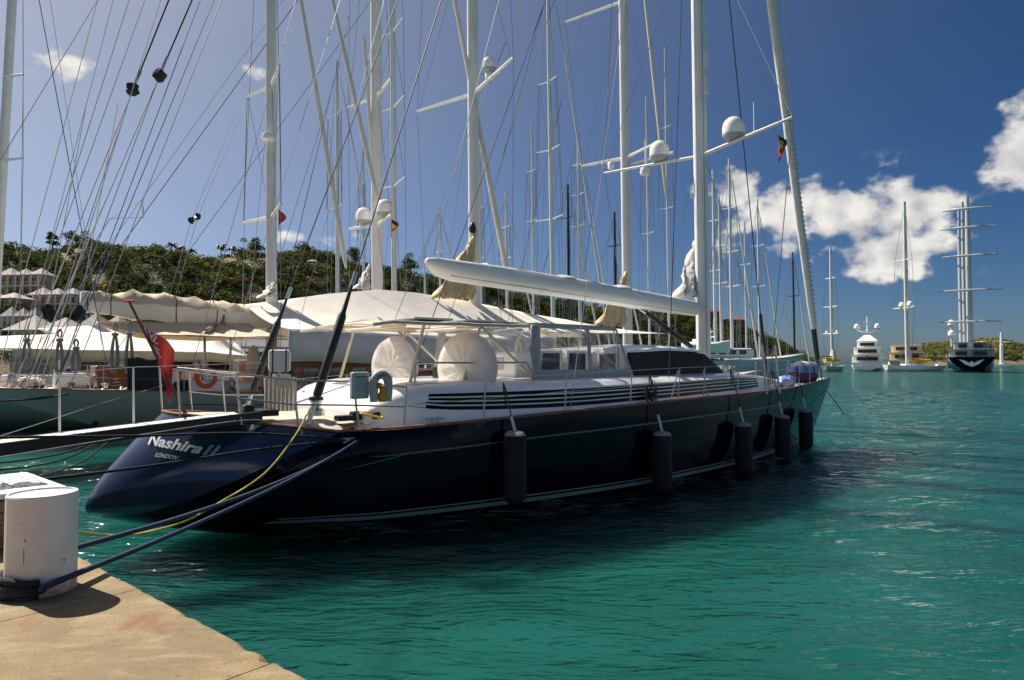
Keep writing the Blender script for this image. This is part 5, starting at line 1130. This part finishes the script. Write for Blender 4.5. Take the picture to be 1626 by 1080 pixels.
p, q, r_ = L1(225, 318, -.6), L1(228, 345, -.6), L1(175, 347, -.8); MB().tube([p, q], [.03, .05], 6).build('jumper_strut', 'gel', Y1); line('jumper_wire', p, r_, .012, 'wire', Y1); line('jumper_wire', q, r_, .012, 'wire', Y1); line('jumper_wire', r_, L1(95, 470, -1), .012, 'wire', Y1)
for u_, v_ in ((304, 350), (314, 344)):
    b = L1(u_, v_, -.5); blob(b, .1, .1, .14, u_, 8, 6).build('tackle_block', 'black', Y1, 0); line('tackle', b, L1(u_ + 75, 168, 0), .010, 'wire', Y1); line('tackle', b, L1(u_ - 35, 470, -.5), .010, 'wire', Y1)
for (uf, vf, ut, m_, r) in ((300, 600, 470, 'wire', .013), (352, 600, 540, 'wire', .012), (420, 600, 560, 'wirek', .014), (455, 590, 610, 'wire', .011)):
    stay(F1, Y1, L1(uf, vf, -2.6), mb[0], ut, 0, r, m_, 'runner')
for (uf, vf, xm_, ut) in ((690, 575, mc[0], 880), (600, 575, mc[0], 830), (800, 540, mc[0], 930)): stay(F1, Y1, L1(uf, vf, -2.8), xm_, ut, 0, .013, 'wirek', 'runner')
for (u0, v0, u1, v1, r) in ((552, 440, 478, 0, .10), (600, 320, 528, 0, .10)): furled(Y1, L1(u0, v0), L1(u0, v0) + (L1(u1, v1) - L1(u0, v0)) * 1.6, r, 'mastc')
furled(Y1, L1(812, 470), L1(812, 470) + (L1(722, 0) - L1(812, 470)) * 1.5, .13, 'mastc'); furled(Y1, L1(1060, 330), L1(1060, 330) + (L1(1046, 200) - L1(1060, 330)) * 5, .10, 'mastc')
# rope hanks hung on the after stays
for u_, v0, v1, y in ((43, 532, 582, -1.3), (95, 530, 592, -1.5), (121, 546, 590, -1.7), (183, 520, 588, -1.9), (206, 518, 590, -1.9)):
    a, b = L1(u_, v0, y), L1(u_, v1, y); h = a.z - b.z; m_ = MB()
    for k in range(7):
        wd = .05 + .012 * k; m_.tube([a + V((wd * math.sin(q_) * (1 - .45 * math.cos(q_)), .03 * math.sin(k * 2.1), -h * (.54 - .43 * math.cos(q_) + .015 * k * math.sin(q_ * .5)))) for q_ in [j * math.pi / 8 for j in range(17)]], .026, 5)
    m_.tube([a + V((0, 0, .16)), a + V((.06, 0, 0.04)), a + V((.03, 0, -.12)), a + V((-.03, 0, -.12)), a + V((-.06, 0, 0.04)), a + V((0, 0, .16))], .03, 5); m_.tube([a + V((-.1, 0, -h * .16)), a + V((.1, 0, -h * .16))], .05, 6); m_.build('rope_hank', 'ropeg', Y1)
for u_, v_ in ((77, 495), (127, 496)): blob(L1(u_, v_, -1.6), .14, .14, .26, u_, 10, 7).build('covered_block', 'blackcloth', Y1, 0); line('tackle', L1(u_, v_ - 8, -1.6), L1(u_ + 60, v_ - 330, -1.0), .014, 'wirew', Y1); line('tackle', L1(u_, v_ + 8, -1.6), L1(u_ - 38, 612, -1.7), .012, 'wire', Y1)
# deck gear on the stern
p = L1(235, 598, -2.2); MB().grid([[p + V((-.62 + 1.2 * i / 8, .04 * math.sin(i * 2 + j), .62 - 1.25 * j / 6 + .05 * math.sin(i))) for i in range(9)] for j in range(7)]).build('hung_tarp', 'blackcloth', Y1, 60, solid=.03)
arch = [L1(325, 612, -1.5), L1(325, 530, -1.5), L1(333, 522, -1.5), L1(358, 520, .2), L1(366, 528, .6), L1(366, 610, .6)]; MB().tube(arch, .05, 8).build('boom_gallows', 'steel', Y1); MB().tube([L1(328, 524, -1.5), L1(340, 517, -.8), L1(362, 520, .4)], .09, 8, .6).build('gallows_crown', 'wood', Y1); MB().box(L1(353, 508, -.4), (.12, .3, .5)).build('gallows_chock', 'wood', Y1, 0, bevel=.03)
c = L1(328, 600, -2.6); MB().tube([c + V((.30 * math.cos(a), .02, .30 * math.sin(a))) for a in [k * math.pi / 12 for k in range(25)]], .075, 8).build('life_ring', 'orange', Y1); c = L1(298, 596, 1.0); MB().tube([c + V((.30 * math.cos(a), .02, .30 * math.sin(a))) for a in [k * math.pi / 12 for k in range(25)]], .075, 8).build('life_ring', 'orange', Y1)
dh = MB().box((11.2, 0, 2.25), (4.6, 3.6, 1.5)).build('deckhouse', 'wood', Y1, 0, bevel=.06)
for k in range(4): w_ = MB().box((9.6 + 1.05 * k, -1.82, 2.5), (.62, .05, .5)).build('window', 'glassdark', dh, 0)
MB().box((11.2, 0, 3.04), (4.9, 3.9, .1)).build('deckhouse_roof', 'gel', Y1, 0, bevel=.03)
MB().box((17.0, 0, 2.1), (4.4, 3.2, 1.1)).build('companion', 'wood', Y1, 0, bevel=.06); MB().box((20.5, -1.6, 2.55), (1.8, 1.2, .5)).build('tarp_bundle', 'bluetarp', Y1, 0, bevel=.15)
c = L1(402, 575, -1.2); MB().rings([[V((c.x + dx, c.y + r * math.cos(2 * math.pi * k / 24), c.z + r * math.sin(2 * math.pi * k / 24))) for k in range(24)] for r, dx in ((.05, -.1), (.6, -.08), (.66, 0), (.6, .08), (.05, .1))]).build('wheel_cover', 'canvast', Y1, 60)
MB().box((4.2, .6, 2.45), (1.6, 1.4, .8)).build('skylight', 'wood', Y1, 0, bevel=.05); MB().box((2.6, -.4, 2.35), (.9, 1.1, .5)).build('deck_box', 'gel', Y1, 0, bevel=.05); MB().box((6.6, -2.2, 2.1), (1.1, .5, .5)).build('deck_box', 'gel', Y1, 0, bevel=.05)
for k in range(9):
    x = 1.2 + 1.0 * k; yy = -S1(x / 46, 1).y + .3; MB().lathe([(.16, 0), (.15, .1), (.09, .15), (.09, .25), (.13, .3), (.001, .34)], 12, (x + .4, yy + .5 + .2 * (k % 3), 2.0 - .04 * k)).build('winch', 'steel', Y1)
for k in range(6):
    x = 1.6 + 1.3 * k; m_ = MB(); c = V((x, -S1(x / 46, 1).y + .8 + .3 * (k % 2), 2.1 - .05 * k)); m_.tube([c + V((.22 * math.cos(a), .22 * math.sin(a), .03 * a / 6.28 + .06 * math.sin(3 * a))) for a in [j * math.pi / 6 for j in range(30)]], .03, 5); m_.build('line_coil', ('ropek', 'ropeg', 'offwhite')[k % 3], Y1)
for s in (-1, 1):
    tp = []
    for k in range(16):
        x = 1.0 + 2.4 * k; p = S1(x / 46, s) + V((0, -s * .15, 0)); MB().tube([p, p + V((0, 0, .85))], .016, 6).build('stanchion', 'steel', Y1); tp.append(p + V((0, 0, .84)))
    for dz in (0, -.4): MB().tube([q + V((0, 0, dz)) for q in tp], .008, 4).build('lifeline', 'wire', Y1)
# loose gear crowding her after deck
random.seed(23)
for k in range(34):
    x = .8 + .36 * k + random.uniform(-.2, .2); hb_ = S1(max(.005, x / 46), 1).y; yy = -hb_ + .35 + random.random() * min(3.0, hb_); z0 = S1(x / 46, 1).z; kd = k % 6; c = V((x, yy, z0))
    if kd == 0: MB().box(c + V((0, 0, .22)), (.5, .35, .44), random.random()).build('deck_locker', random.choice(('gel', 'offwhite', 'canvasg')), Y1, 0, bevel=.05)
    elif kd == 1: MB().lathe([(.1, 0), (.13, .05), (.13, .4), (.08, .5), (.02, .52)], 12, c).build('vent_cowl', 'steel', Y1)
    elif kd == 2: blob(c + V((0, 0, .2)), .38, .26, .22, k, 12, 8).build('sail_bundle', random.choice(('canvasp', 'blackcloth', 'canvasw')), Y1, 60)
    elif kd == 3: MB().tube([c + V((.2 * math.cos(a) * (1 - .02 * j), .2 * math.sin(a), .05 + .012 * j)) for j, a in enumerate([q * math.pi / 5 for q in range(30)])], .025, 5).build('line_coil', random.choice(('ropek', 'ropeg', 'offwhite', 'ropeb')), Y1)
    elif kd == 4: MB().tube([c, c + V((random.uniform(-.3, .3), .1, .9)), c + V((random.uniform(-.4, .4), .2, 1.2))], .03, 6).build('deck_pole', random.choice(('steel', 'wood', 'mastk')), Y1)
    else: MB().lathe([(.12, 0), (.16, .1), (.16, .6), (.1, .72), (.02, .74)], 12, c).build('deck_fender', random.choice(('white', 'fender', 'flagblue')), Y1)
# propeller-like outboard fittings under the counter and scuppers
c = F1.LX(73, 659, 2.2); 
for k in range(3): MB().tube([V((3.3, -1.4 + .25 * k, .95)), V((3.2, -1.55 + .25 * k, .68))], [.05, .11], 8).build('counter_fitting', 'black', Y1)
rope('stern_line', [F1.wld(L1(108, 626, -2.9)), atY(60, 633, 22), atY(0, 637, 19.5), atY(-60, 640, 17)], .03, 'ropek', 'black line from the schooner quarter running out at the left edge')
rope('stern_line', [F1.wld(L1(260, 612, -3.5)), atY(160, 641, 22), atY(90, 664, 18), atY(0, 693, 14), atY(-60, 712, 12)], .010, 'ropeg', 'thin pale line from the schooner rail down across her green hull', 5)
line('hull_stripe', S1(.12, -1) + V((0, -.06, -.42)), S1(.30, -1) + V((0, -.22, -.42)), .016, 'black', Y1)
courtesy('courtesy_flag', F1.wld(ma[2][1][-1] + V((0, .3, -.15))), .55, .3, 'tiny furled red flag under the lower spreader of the radar mast', ('red', 'black'))

# --- second neighbour, mast with two white domes, long cream awnings
F2 = shift_frame(25, -7); L2 = F2.L
Y2 = frame_empty('sloop', F2, 'pale grey hulled sloop beyond the schooner, its mast bearing two white domes', 'yacht')
S2 = gen_hull(Y2, 44, 8.2, 1.9, 1.6, 2.4, 3.5, 4, 'grey_green', tw=.42)
md = rig(Y2, F2, 599, 455, 19, 62, [(zv(F2, 599, 357), 2.9), (zv(F2, 599, 155), 3.0), (36, 2.6)], zfoot=1.7, chain=3.2)
for s, t in ((-1, .5), (1, .5)): p = V((md[0], 0, md[2][0][s].z)).lerp(md[2][0][s], t); dome('radome', p + V((0, 0, .25)), .52, Y2)
awning(F2, Y2, [(-60, 536), (60, 532), (200, 527), (340, 530), (380, 548)], [(20, 553), (120, 556), (230, 558), (330, 560), (400, 566)], 3.0, .45, 'canvasw', vm='canvast')
gathered(F2, Y2, 586, 420, 462, 562, 'sailcover', -.3); MB().tube([L2(606, 455), L2(578, 60)], .12, 8).build('storm_stay', 'mastc', Y2)
dh = MB().box((14, 0, 2.5), (12, 4.2, 1.4)).build('deckhouse', 'gel', Y2, 0, bevel=.2)
for k in range(6): MB().box((9.2 + 1.9 * k, -2.12, 2.75), (1.2, .04, .45)).build('window', 'glassdark', dh, 0)
for (uf, ut) in ((20, 120), (210, 300), (150, 260), (330, 420)): stay(F2, Y2, L2(uf, 605, -2), md[0], ut + 330, 0, .014, 'wirek' if uf == 150 else 'wire')
for k in range(4): x = 1.2 + 1.5 * k; MB().box((x, -1.4, 2.2), (.7, .6, .5)).build('deck_box', ('gel', 'offwhite', 'gel', 'teak')[k], Y2, 0, bevel=.06)
for k in range(12):
    x = .8 + 1.7 * k; p = S2(x / 44, -1) + V((0, .15, 0)); MB().tube([p, p + V((0, 0, .85))], .018, 6).build('stanchion', 'steel', Y2)
courtesy('courtesy_flag', F2.wld(md[2][0][-1] + V((.1, .25, -.2))), .9, .5, 'red, yellow and black flag under the spreader of the mast with two domes', ('red', 'black', 'yellow', 'red'))
# --- third neighbour, white, mostly hidden, cream awning behind
F3 = shift_frame(37, -2); L3 = F3.L
Y3 = frame_empty('sloop', F3, 'white sloop with a cream awning, third hull behind the dark yacht', 'yacht'); S3 = gen_hull(Y3, 40, 8, 2.2, 1.8, 2.5, 2, 3.5, 'gel', tw=.6)
me_ = rig(Y3, F3, 626, 455, 9, 60, [(zv(F3, 626, 296), 2.9), (zv(F3, 626, 172), 2.8), (zv(F3, 626, 52), 2.6)], zfoot=1.8, chain=3)
awning(F3, Y3, [(60, 522), (170, 516), (300, 516), (400, 514), (470, 520)], [(120, 531), (220, 533), (330, 532), (420, 531), (500, 533)], 2.8, .3, 'canvasw')
MB().box((10, 0, 2.7), (9, 4.4, 1.3)).build('deckhouse', 'gel', Y3, 0, bevel=.25); MB().box((10, 0, 2.95), (7.4, 4.46, .4)).build('window_band', 'glassdark', Y3, 0)
# --- fourth neighbour: white motor yacht low under the awnings
F4 = shift_frame(49, 3); Y4 = frame_empty('motor_yacht', F4, 'white motor yacht with dark window bands behind the awnings at the left', 'yacht'); gen_hull(Y4, 30, 7.4, 2.3, 2.2, 3.2, .3, 3.2, 'gel', 'gelm', tw=.9, railm='gel')
MB().box((12, 0, 3.2), (17, 5.8, 1.9)).build('deckhouse', 'gel', Y4, 0, bevel=.25); MB().box((12, 0, 3.5), (15.6, 5.86, .7)).build('window_band', 'glassdark', Y4, 0); MB().box((12.5, 0, 5.0), (10, 5, 1.5)).build('flybridge', 'gel', Y4, 0, bevel=.25); MB().box((12.8, 0, 5.25), (8.6, 5.06, .6)).build('window_band', 'glassdark', Y4, 0)
# --- a mast leaning in at the left edge
F5 = Frame(-42, 52, 128); Y5 = frame_empty('sloop', F5, 'sloop whose raked white mast leans in at the left edge', 'yacht'); gen_hull(Y5, 30, 6.6, 1.8, 1.5, 2.1, 2, 3, 'gel', tw=.6)
p = F5.loc(atY(-14, 560, 52)); xr = p.x; q = F5.loc(atY(19, 0, 52.2)); dirv = (q - V((xr, 0, 3.6))); dirv = V((q.x - xr, q.y, q.z - 3.6))
MB().tube([V((xr, p.y, 1.6)), q, q + (q - V((xr, p.y, 1.6))) * .4], [.34, .32, .25], 12).build('mast', 'mastw', Y5)
for v_ in (122, 255):
    c = F5.loc(atY(2 if v_ == 255 else 8, v_, 52)); a = F5.loc(atY(37, v_ - 4, 50)); MB().tube([c, a], [.12, .08], 6).build('spreader', 'mastw', Y5); line('shroud', a, F5.loc(atY(36, -200, 50)), .02, 'wire', Y5); line('shroud', a, F5.loc(atY(30, 590, 50)), .02, 'wire', Y5)

# --- yachts moored further off; their masts crowd the sky
def far_sloop(u, Yd, vtop, wpx, spr, label, hull='gel', mast='mastw', Ln=20, deg=38.4, rake=.012, foot=None, stays=True):
    p = atY(u, 560, Yd); fr = Frame(p.x, p.y, deg); c, s = math.cos(fr.a), math.sin(fr.a); fr.o = (p.x - c * Ln * .58, p.y - s * Ln * .58)
    e = frame_empty('sloop', fr, label, 'yacht', 'yachts crowding the harbour behind'); gen_hull(e, Ln, Ln * .23, 1.3, 1.2, 1.7, 1, 2, hull, 'gelm', tw=.7)
    ztop = 3 + (574 - vtop) * Yd / FPX; k = Yd / FPX; x = Ln * .58
    rig(e, fr, u, 500, wpx, ztop, [(3 + (574 - v) * k, h * k) for v, h in spr], mast, 1.4, Ln * .1, rake, True, x, sw=.00034)
    MB().hexa([V((Ln * .3, -1.3, 1.2)), V((Ln * .72, -1.1, 1.2)), V((Ln * .72, 1.1, 1.2)), V((Ln * .3, 1.3, 1.2)), V((Ln * .32, -1.1, 2.0)), V((Ln * .68, -.8, 1.8)), V((Ln * .68, .8, 1.8)), V((Ln * .32, 1.1, 2.0))]).build('cabin', 'gel', e, 0, bevel=.08)
    MB().tube([(x - .3, 0, 3.0), (x - Ln * .42, 0, 3.3)], [.22, .28], 8).build('boom', 'canvasw', e)
    if stays:
        line('forestay', (Ln * .97, 0, 1.7), (x, 0, ztop * .95), .00036 * Yd, 'wire', e, n=4); line('backstay', (.3, 0, 1.4), (x, 0, ztop), .00036 * Yd, 'wire', e, n=4)
        furled(e, (Ln * .96, 0, 1.8), (x + .3, 0, ztop * .93), .11 if Yd < 100 else .14, 'sailcover')
    return e
far_sloop(537, 84, 92, 7, [(180, 26), (330, 30)], 'distant sloop whose slim mast tops out left of the mast with two domes')
far_sloop(880, 78, -60, 8, [(127, 22), (237, 28), (348, 34)], 'distant sloop with a tall three-spreader mast right of the domed schooner mast', Ln=26, rake=.02)
far_sloop(922, 92, 208, 6, [(260, 12), (308, 15), (358, 17)], 'distant sloop with a short white mast left of the wide mast with a crosstree')
far_sloop(905, 104, 292, 6, [(345, 16)], 'distant sloop with a black mast, left one of the two black masts', mast='mastk')
far_sloop(979, 116, 336, 6, [(390, 14)], 'distant sloop with a black mast, right one of the two black masts', mast='mastk')
far_sloop(806, 110, 304, 5, [(360, 14), (410, 16)], 'distant sloop with a thin mast just right of the wide domed schooner mast')
far_sloop(1163, 106, 250, 6, [(330, 13), (400, 17), (455, 19)], 'distant sloop with a thin mast right of the dark yacht mast')
far_sloop(1137, 118, 268, 7, [(350, 14), (430, 16)], 'distant sloop with a thin mast closest to the right of the dark yacht mast', stays=False)
far_sloop(1207, 126, 315, 4, [(390, 12), (455, 14)], 'distant sloop with the thin grey mast in front of the big cloud')
far_sloop(1063, 120, 70, 4, [(200, 12), (330, 16)], 'distant sloop with a faint mast left of the dark yacht mast', stays=False)
far_sloop(700, 110, 330, 4, [(400, 12)], 'distant sloop with a thin mast over the end of the white boom')
far_sloop(765, 122, 240, 4, [(330, 12), (410, 14)], 'distant sloop with a thin mast hidden close beside the wide domed mast', stays=False)
far_sloop(676, 100, 390, 4, [(430, 10)], 'distant sloop with the shortest mast over the awning', stays=False)
far_sloop(1262, 130, 400, 4, [(470, 10)], 'distant small sloop with a dark thin mast just left of the furled forestay', mast='mastk', Ln=15)
# big pale blue yacht behind the bow
F6 = Frame(atY(1040, 585, 98).x, 98, 20); Y6 = frame_empty('motor_yacht', F6, 'big pale blue yacht with white upper deck behind the bow', 'yacht')
S6 = gen_hull(Y6, 27, 7.0, 3.0, 3.2, 4.2, .5, 3.0, 'aqua', 'gelm', tw=.8, railm='gel')
MB().box((10, 0, 4.2), (11, 4.8, 1.5)).build('deckhouse', 'gel', Y6, 0, bevel=.4); 
for k in range(5): MB().box((6.2 + 1.8 * k, -2.42, 4.35), (1.2, .06, .6)).build('window', 'glassdark', Y6, 0)
MB().box((8.5, 0, 5.4), (6, 3.6, .9)).build('bridge', 'gel', Y6, 0, bevel=.3)
for k in range(3): MB().box((13 + 2.6 * k, -3.38 + .22 * k, 2.5), (1.3, .06, .25)).build('port_light', 'glassdark', Y6, 0, bevel=.03)
MB().tube([(9.5, 0, 5.6), (9.5, 0, 8.0)], .12, 8).build('radar_mast', 'gel', Y6); MB().box((9.5, 0, 6.6), (.5, 3.0, .12)).build('radar_arm', 'gel', Y6, 0); MB().box((9.5, 0, 7.4), (.4, 1.8, .1)).build('radar_arm', 'gel', Y6, 0)
tb = frame_empty('tender', F6, 'small white tender with a sharp bow lying beside the pale blue yacht', 'boat'); 
tr_ = F6.loc(atY(1090, 560, 70)); gh = empty('x'); bpy.data.objects.remove(gh)
rows = [[V((x, s * b, z)) + tr_ for s, b, z in ((-1, w_ * .2, .0), (-1, w_, .75 + t * .5), (-1, w_ * .9, .85 + t * .5), (1, w_ * .9, .85 + t * .5), (1, w_, .75 + t * .5), (1, w_ * .2, 0))] for x, w_, t in ((0, .9, 0), (1.5, 1.0, .1), (3.2, .95, .35), (4.6, .6, .7), (5.4, .08, 1.0))]
MB().rings(rows).build('hull', 'gel', tb, 50); MB().box(tr_ + V((1.6, 0, 1.15)), (1.2, 1.0, .5)).build('console', 'gelm', tb, 0, bevel=.1)
tr_.z = 0
# ---- yachts at anchor on the right
def tower(root, tiers, m='gel'):
    for (x, z, lx, ly, h) in tiers:
        b = MB().box((x, 0, z + h / 2), (lx, ly, h)).build('deckhouse', m, root, 0, bevel=.35)
        MB().box((x, 0, z + h * .58), (lx * .96, ly + .08, h * .34)).build('window_band', 'glassdark', b, 0); MB().box((x - lx * .5 - .03, 0, z + h * .55), (.06, ly * .7, h * .5)).build('aft_doors', 'glassdark', b, 0)
        MB().box((x - lx * .12, 0, z + h + .06), (lx * 1.2, ly * 1.06, .14)).build('deck_edge', m, b, 0, bevel=.05)
def at_frame(u, Yd, deg): p = atY(u, 580, Yd); return Frame(p.x, p.y, deg)
# white motor yacht stern-on
f = at_frame(1377, 232, 62); e = frame_empty('motor_yacht', f, 'white motor yacht seen from astern with twin white domes, at anchor', 'yacht', 'yachts at anchor')
gen_hull(e, 40, 10.2, 2.6, 2.6, 4, .2, 4, 'gel', 'gelm', tw=1.0, railm='gel'); tower(e, [(18, 2.5, 26, 9.4, 2.6), (19, 5.3, 20, 8.4, 2.4), (20, 7.9, 12, 6.6, 2.2)])
MB().hexa([V((14, -3.4, 10.4)), V((26, -3.4, 10.4)), V((26, 3.4, 10.4)), V((14, 3.4, 10.4)), V((18, -1, 12.6)), V((22, -1, 12.6)), V((22, 1, 12.6)), V((18, 1, 12.6))]).build('arch', 'gel', e, 0, bevel=.2)
MB().tube([(20, 0, 12.5), (20, 0, 19.5)], [.5, .15], 8).build('radar_mast', 'gel', e); MB().tube([(20, -3.2, 14.6), (20, 0, 13.4), (20, 3.2, 14.6)], .3, 8).build('dome_arm', 'gel', e)
for s in (-1, 1): dome('radome', V((20, 3.3 * s, 14.9)), 1.05, e)
for z in (16, 17.4): MB().box((20, 0, z), (.4, 2.6, .2)).build('radar', 'gel', e, 0)
MB().box((-.1, 0, 1.0), (.3, 8.6, .5)).build('swim_platform', 'gelm', e, 0); MB().box((3.2, 0, 4.6), (.15, .6, 1.0)).build('ensign', 'red', e, 0)
# sloop with yellow cover and the cream motor yacht behind
f = at_frame(1440, 250, 60); e = frame_empty('motor_yacht', f, 'cream motor yacht behind the anchored sloop with the yellow sail cover', 'yacht', 'yachts at anchor'); 
gen_hull(e, 40, 12.5, 3.4, 3.2, 4.6, .2, 4, 'cream', 'gelm', tw=1.0, railm='cream'); tower(e, [(17, 3.2, 24, 11, 3.0), (18, 6.4, 18, 10, 2.6)], 'cream')
f = at_frame(1404, 228, 4); e = frame_empty('sloop', f, 'anchored white sloop with bright yellow sail cover and very tall mast', 'yacht', 'yachts at anchor'); gen_hull(e, 22, 5.6, 1.9, 1.5, 1.6, .6, 1.5, 'gel', 'gelm', tw=.7, railm='gel')
rig(e, f, 1442, 560, 7, 3 + 256 * 228 / FPX, [(3 + (574 - 489) * 228 / FPX, 5.6), (3 + (574 - 412) * 228 / FPX, 4.4)], 'mastc', 1.5, 2.6, .002, True, 8.2, sw=.0003)
for s in (-1, 1): dome('radome', V((8.0, s * 2.2, 3 + (574 - 487) * 228 / FPX)), .95, e)
MB().tube([(8.4, 0, 4.4), (10, -.1, 3.4), (14, -.1, 3.0), (16.4, 0, 3.4)], [.5, .8, .7, .4], 10).build('sail_cover', 'yellow', e); MB().tube([(8.6, 0, 3.6), (8.8, 0, 5.6), (8.5, 0, 7)], [.9, .7, .2], 8).build('gathered_sail', 'cream', e)
MB().box((10, 0, 1.8), (7, 3, .8)).build('cabin', 'gel', e, 0, bevel=.2); MB().box((4, 0, 3.5), (8, .2, .2), 0, R(12)).build('boom', 'cream', e, 0)
# sloop left of them
f = at_frame(1306, 225, 20); e = frame_empty('sloop', f, 'anchored sloop with amber sail cover just right of the dark bow', 'yacht', 'yachts at anchor'); gen_hull(e, 9.5, 4.0, 1.6, 1.4, 1.6, .5, 1, 'grey_green', 'gelm', tw=.8, railm='gel')
rig(e, f, 1320, 560, 6, 3 + 184 * 225 / FPX, [(3 + (574 - 530) * 225 / FPX, 3.4), (3 + (574 - 487) * 225 / FPX, 3.0), (3 + (574 - 441) * 225 / FPX, 2.2)], 'mastw', 1.4, 1.6, .004, True, 4.3, sw=.0003)
MB().tube([(1, 0, 3.4), (4.5, 0, 3.6), (7, 0, 3.0)], [.8, 1.0, .5], 8).build('sail_cover', 'yellow', e); MB().tube([(4.3, -.3, 3.6), (4.3, -.3, 5.6), (4.3, 0, 8)], [1.2, .9, .2], 8).build('gathered_sail', 'cream', e)
for s in (-1, 1): dome('radome', V((4.2, 2.2 * s, 3 + (574 - 529) * 225 / FPX)), .45, e)
# three-masted ship with yards
f = at_frame(1543, 215, 57); e = frame_empty('square_rigger', f, 'dark blue three-masted ship with curved yards and no sails set', 'ship', 'yachts at anchor')
f.o = (f.o[0] - math.cos(f.a) * 1, f.o[1] - math.sin(f.a) * 1)
gen_hull(e, 60, 13.4, 4.4, 4.0, 5.6, .4, 6, 'navy', 'gelm', tw=.95, railm='silver')
tower(e, [(26, 4.2, 40, 12.2, 2.6), (26, 6.9, 30, 9.5, 2.2)], 'silver')
for nm, (xm_, u_, vt, w_) in enumerate(((6, 1541, 308, 9), (24, 1533, 318, 6), (42, 1527, 330, 6))):
    p = f.loc(atY(u_, 560, f.wld((xm_, 0, 0)).y)); dep = f.wld((p.x, p.y, 0)).y; k = dep / FPX; r = w_ * k / 2; zt = 3 + (574 - vt) * k
    m_ = MB().tube([V((p.x, p.y, 4)), V((p.x, p.y, zt * .7)), V((p.x, p.y, zt))], [r, r * .95, r * .6], 12).build('mast', 'silver', e)
    for q, v_ in enumerate((331, 361, 406, 461, 511)):
        z = 3 + (574 - v_) * k; hl = (34, 38, 42, 43, 41)[q] * k * (1 if nm == 0 else .62 if nm == 1 else .5); aa = R((38, 75, 100)[nm]); pts = []
        for i in range(9): t = -1 + i / 4; pts.append(V((p.x, p.y, z)) + V((-1.2 - 1.2 * (1 - t * t) + (.35 * t * hl if nm else 0), t * hl, 0)) )
        MB().tube(pts, [r * .18, r * .32, r * .36, r * .4, r * .42, r * .4, r * .36, r * .32, r * .18], 8).build('yard', 'silver', e)
MB().tube([(14, 5.2, 8), (14, 5.2, 15)], .4, 8).build('dome_post', 'silver', e)
for z_ in (11.5, 15): dome('radome', V((14, 5.2, z_)), 1.1, e)
zc = 2.2
MB().add([(-.06, -4.2 * a, zc + b) for a, b in ((-.8, 1.5), (-.42, -.1), (0, -.9), (.42, -.1), (.8, 1.5), (.4, 1.0), (.16, .35), (0, .9), (-.16, .35), (-.4, 1.0))], [(0, 1, 9), (1, 2, 8), (1, 8, 9), (2, 3, 6), (2, 6, 7), (2, 7, 8), (3, 4, 5), (3, 5, 6)]).build('bird_emblem', 'white', e, 0)
# small sailboat far right
far_sloop(1590, 420, 528, 5, [(548, 5)], 'tiny sailing boat far off by the headland at the right edge', Ln=12, deg=150, stays=False)
for u_, lb in ((1482, 'low tender lying off the yellow-covered sloop'), (1432, 'dark launch between the anchored motor yachts')):
    p = atY(u_, 584, 300); e = empty('launch', (p.x, p.y, 0), R(20), lb, 'boat', 'launches at anchor'); rows = [[V((x, s * b, z)) for s, b, z in ((-1, w_ * .3, -.1), (-1, w_, .9), (1, w_, .9), (1, w_ * .3, -.1))] for x, w_ in ((0, 1.2), (2.5, 1.3), (5, 1.1), (7, .1))]; MB().rings(rows).build('hull', 'gel' if u_ > 1450 else 'black', e, 40); MB().box((3, 0, 1.3), (2, 1.4, .9)).build('console', 'gelm', e, 0, bevel=.15)
gathered(F0, Y0, 1106, 366, 476, 1072, 'sailcover', .5, 'stowed_staysail')
far_sloop(848, 96, 190, 4, [(270, 12), (350, 15)], 'distant sloop with a thin mast between the two white masts over the boom', stays=False)
far_sloop(1032, 112, 150, 4, [(260, 12), (370, 14)], 'distant sloop with a thin mast just right of the crosstree mast', stays=False)
far_sloop(1146, 104, 310, 5, [(390, 13), (450, 16)], 'distant sloop with a thin mast second to the right of the dark yacht mast', stays=False)
far_sloop(1186, 122, 350, 4, [(420, 11)], 'distant sloop with a short thin mast right of the dark yacht shrouds', stays=False)
far_sloop(578, 104, 210, 4, [(290, 12), (380, 14)], 'distant sloop with a thin mast hidden close left of the mast with two domes', stays=False)
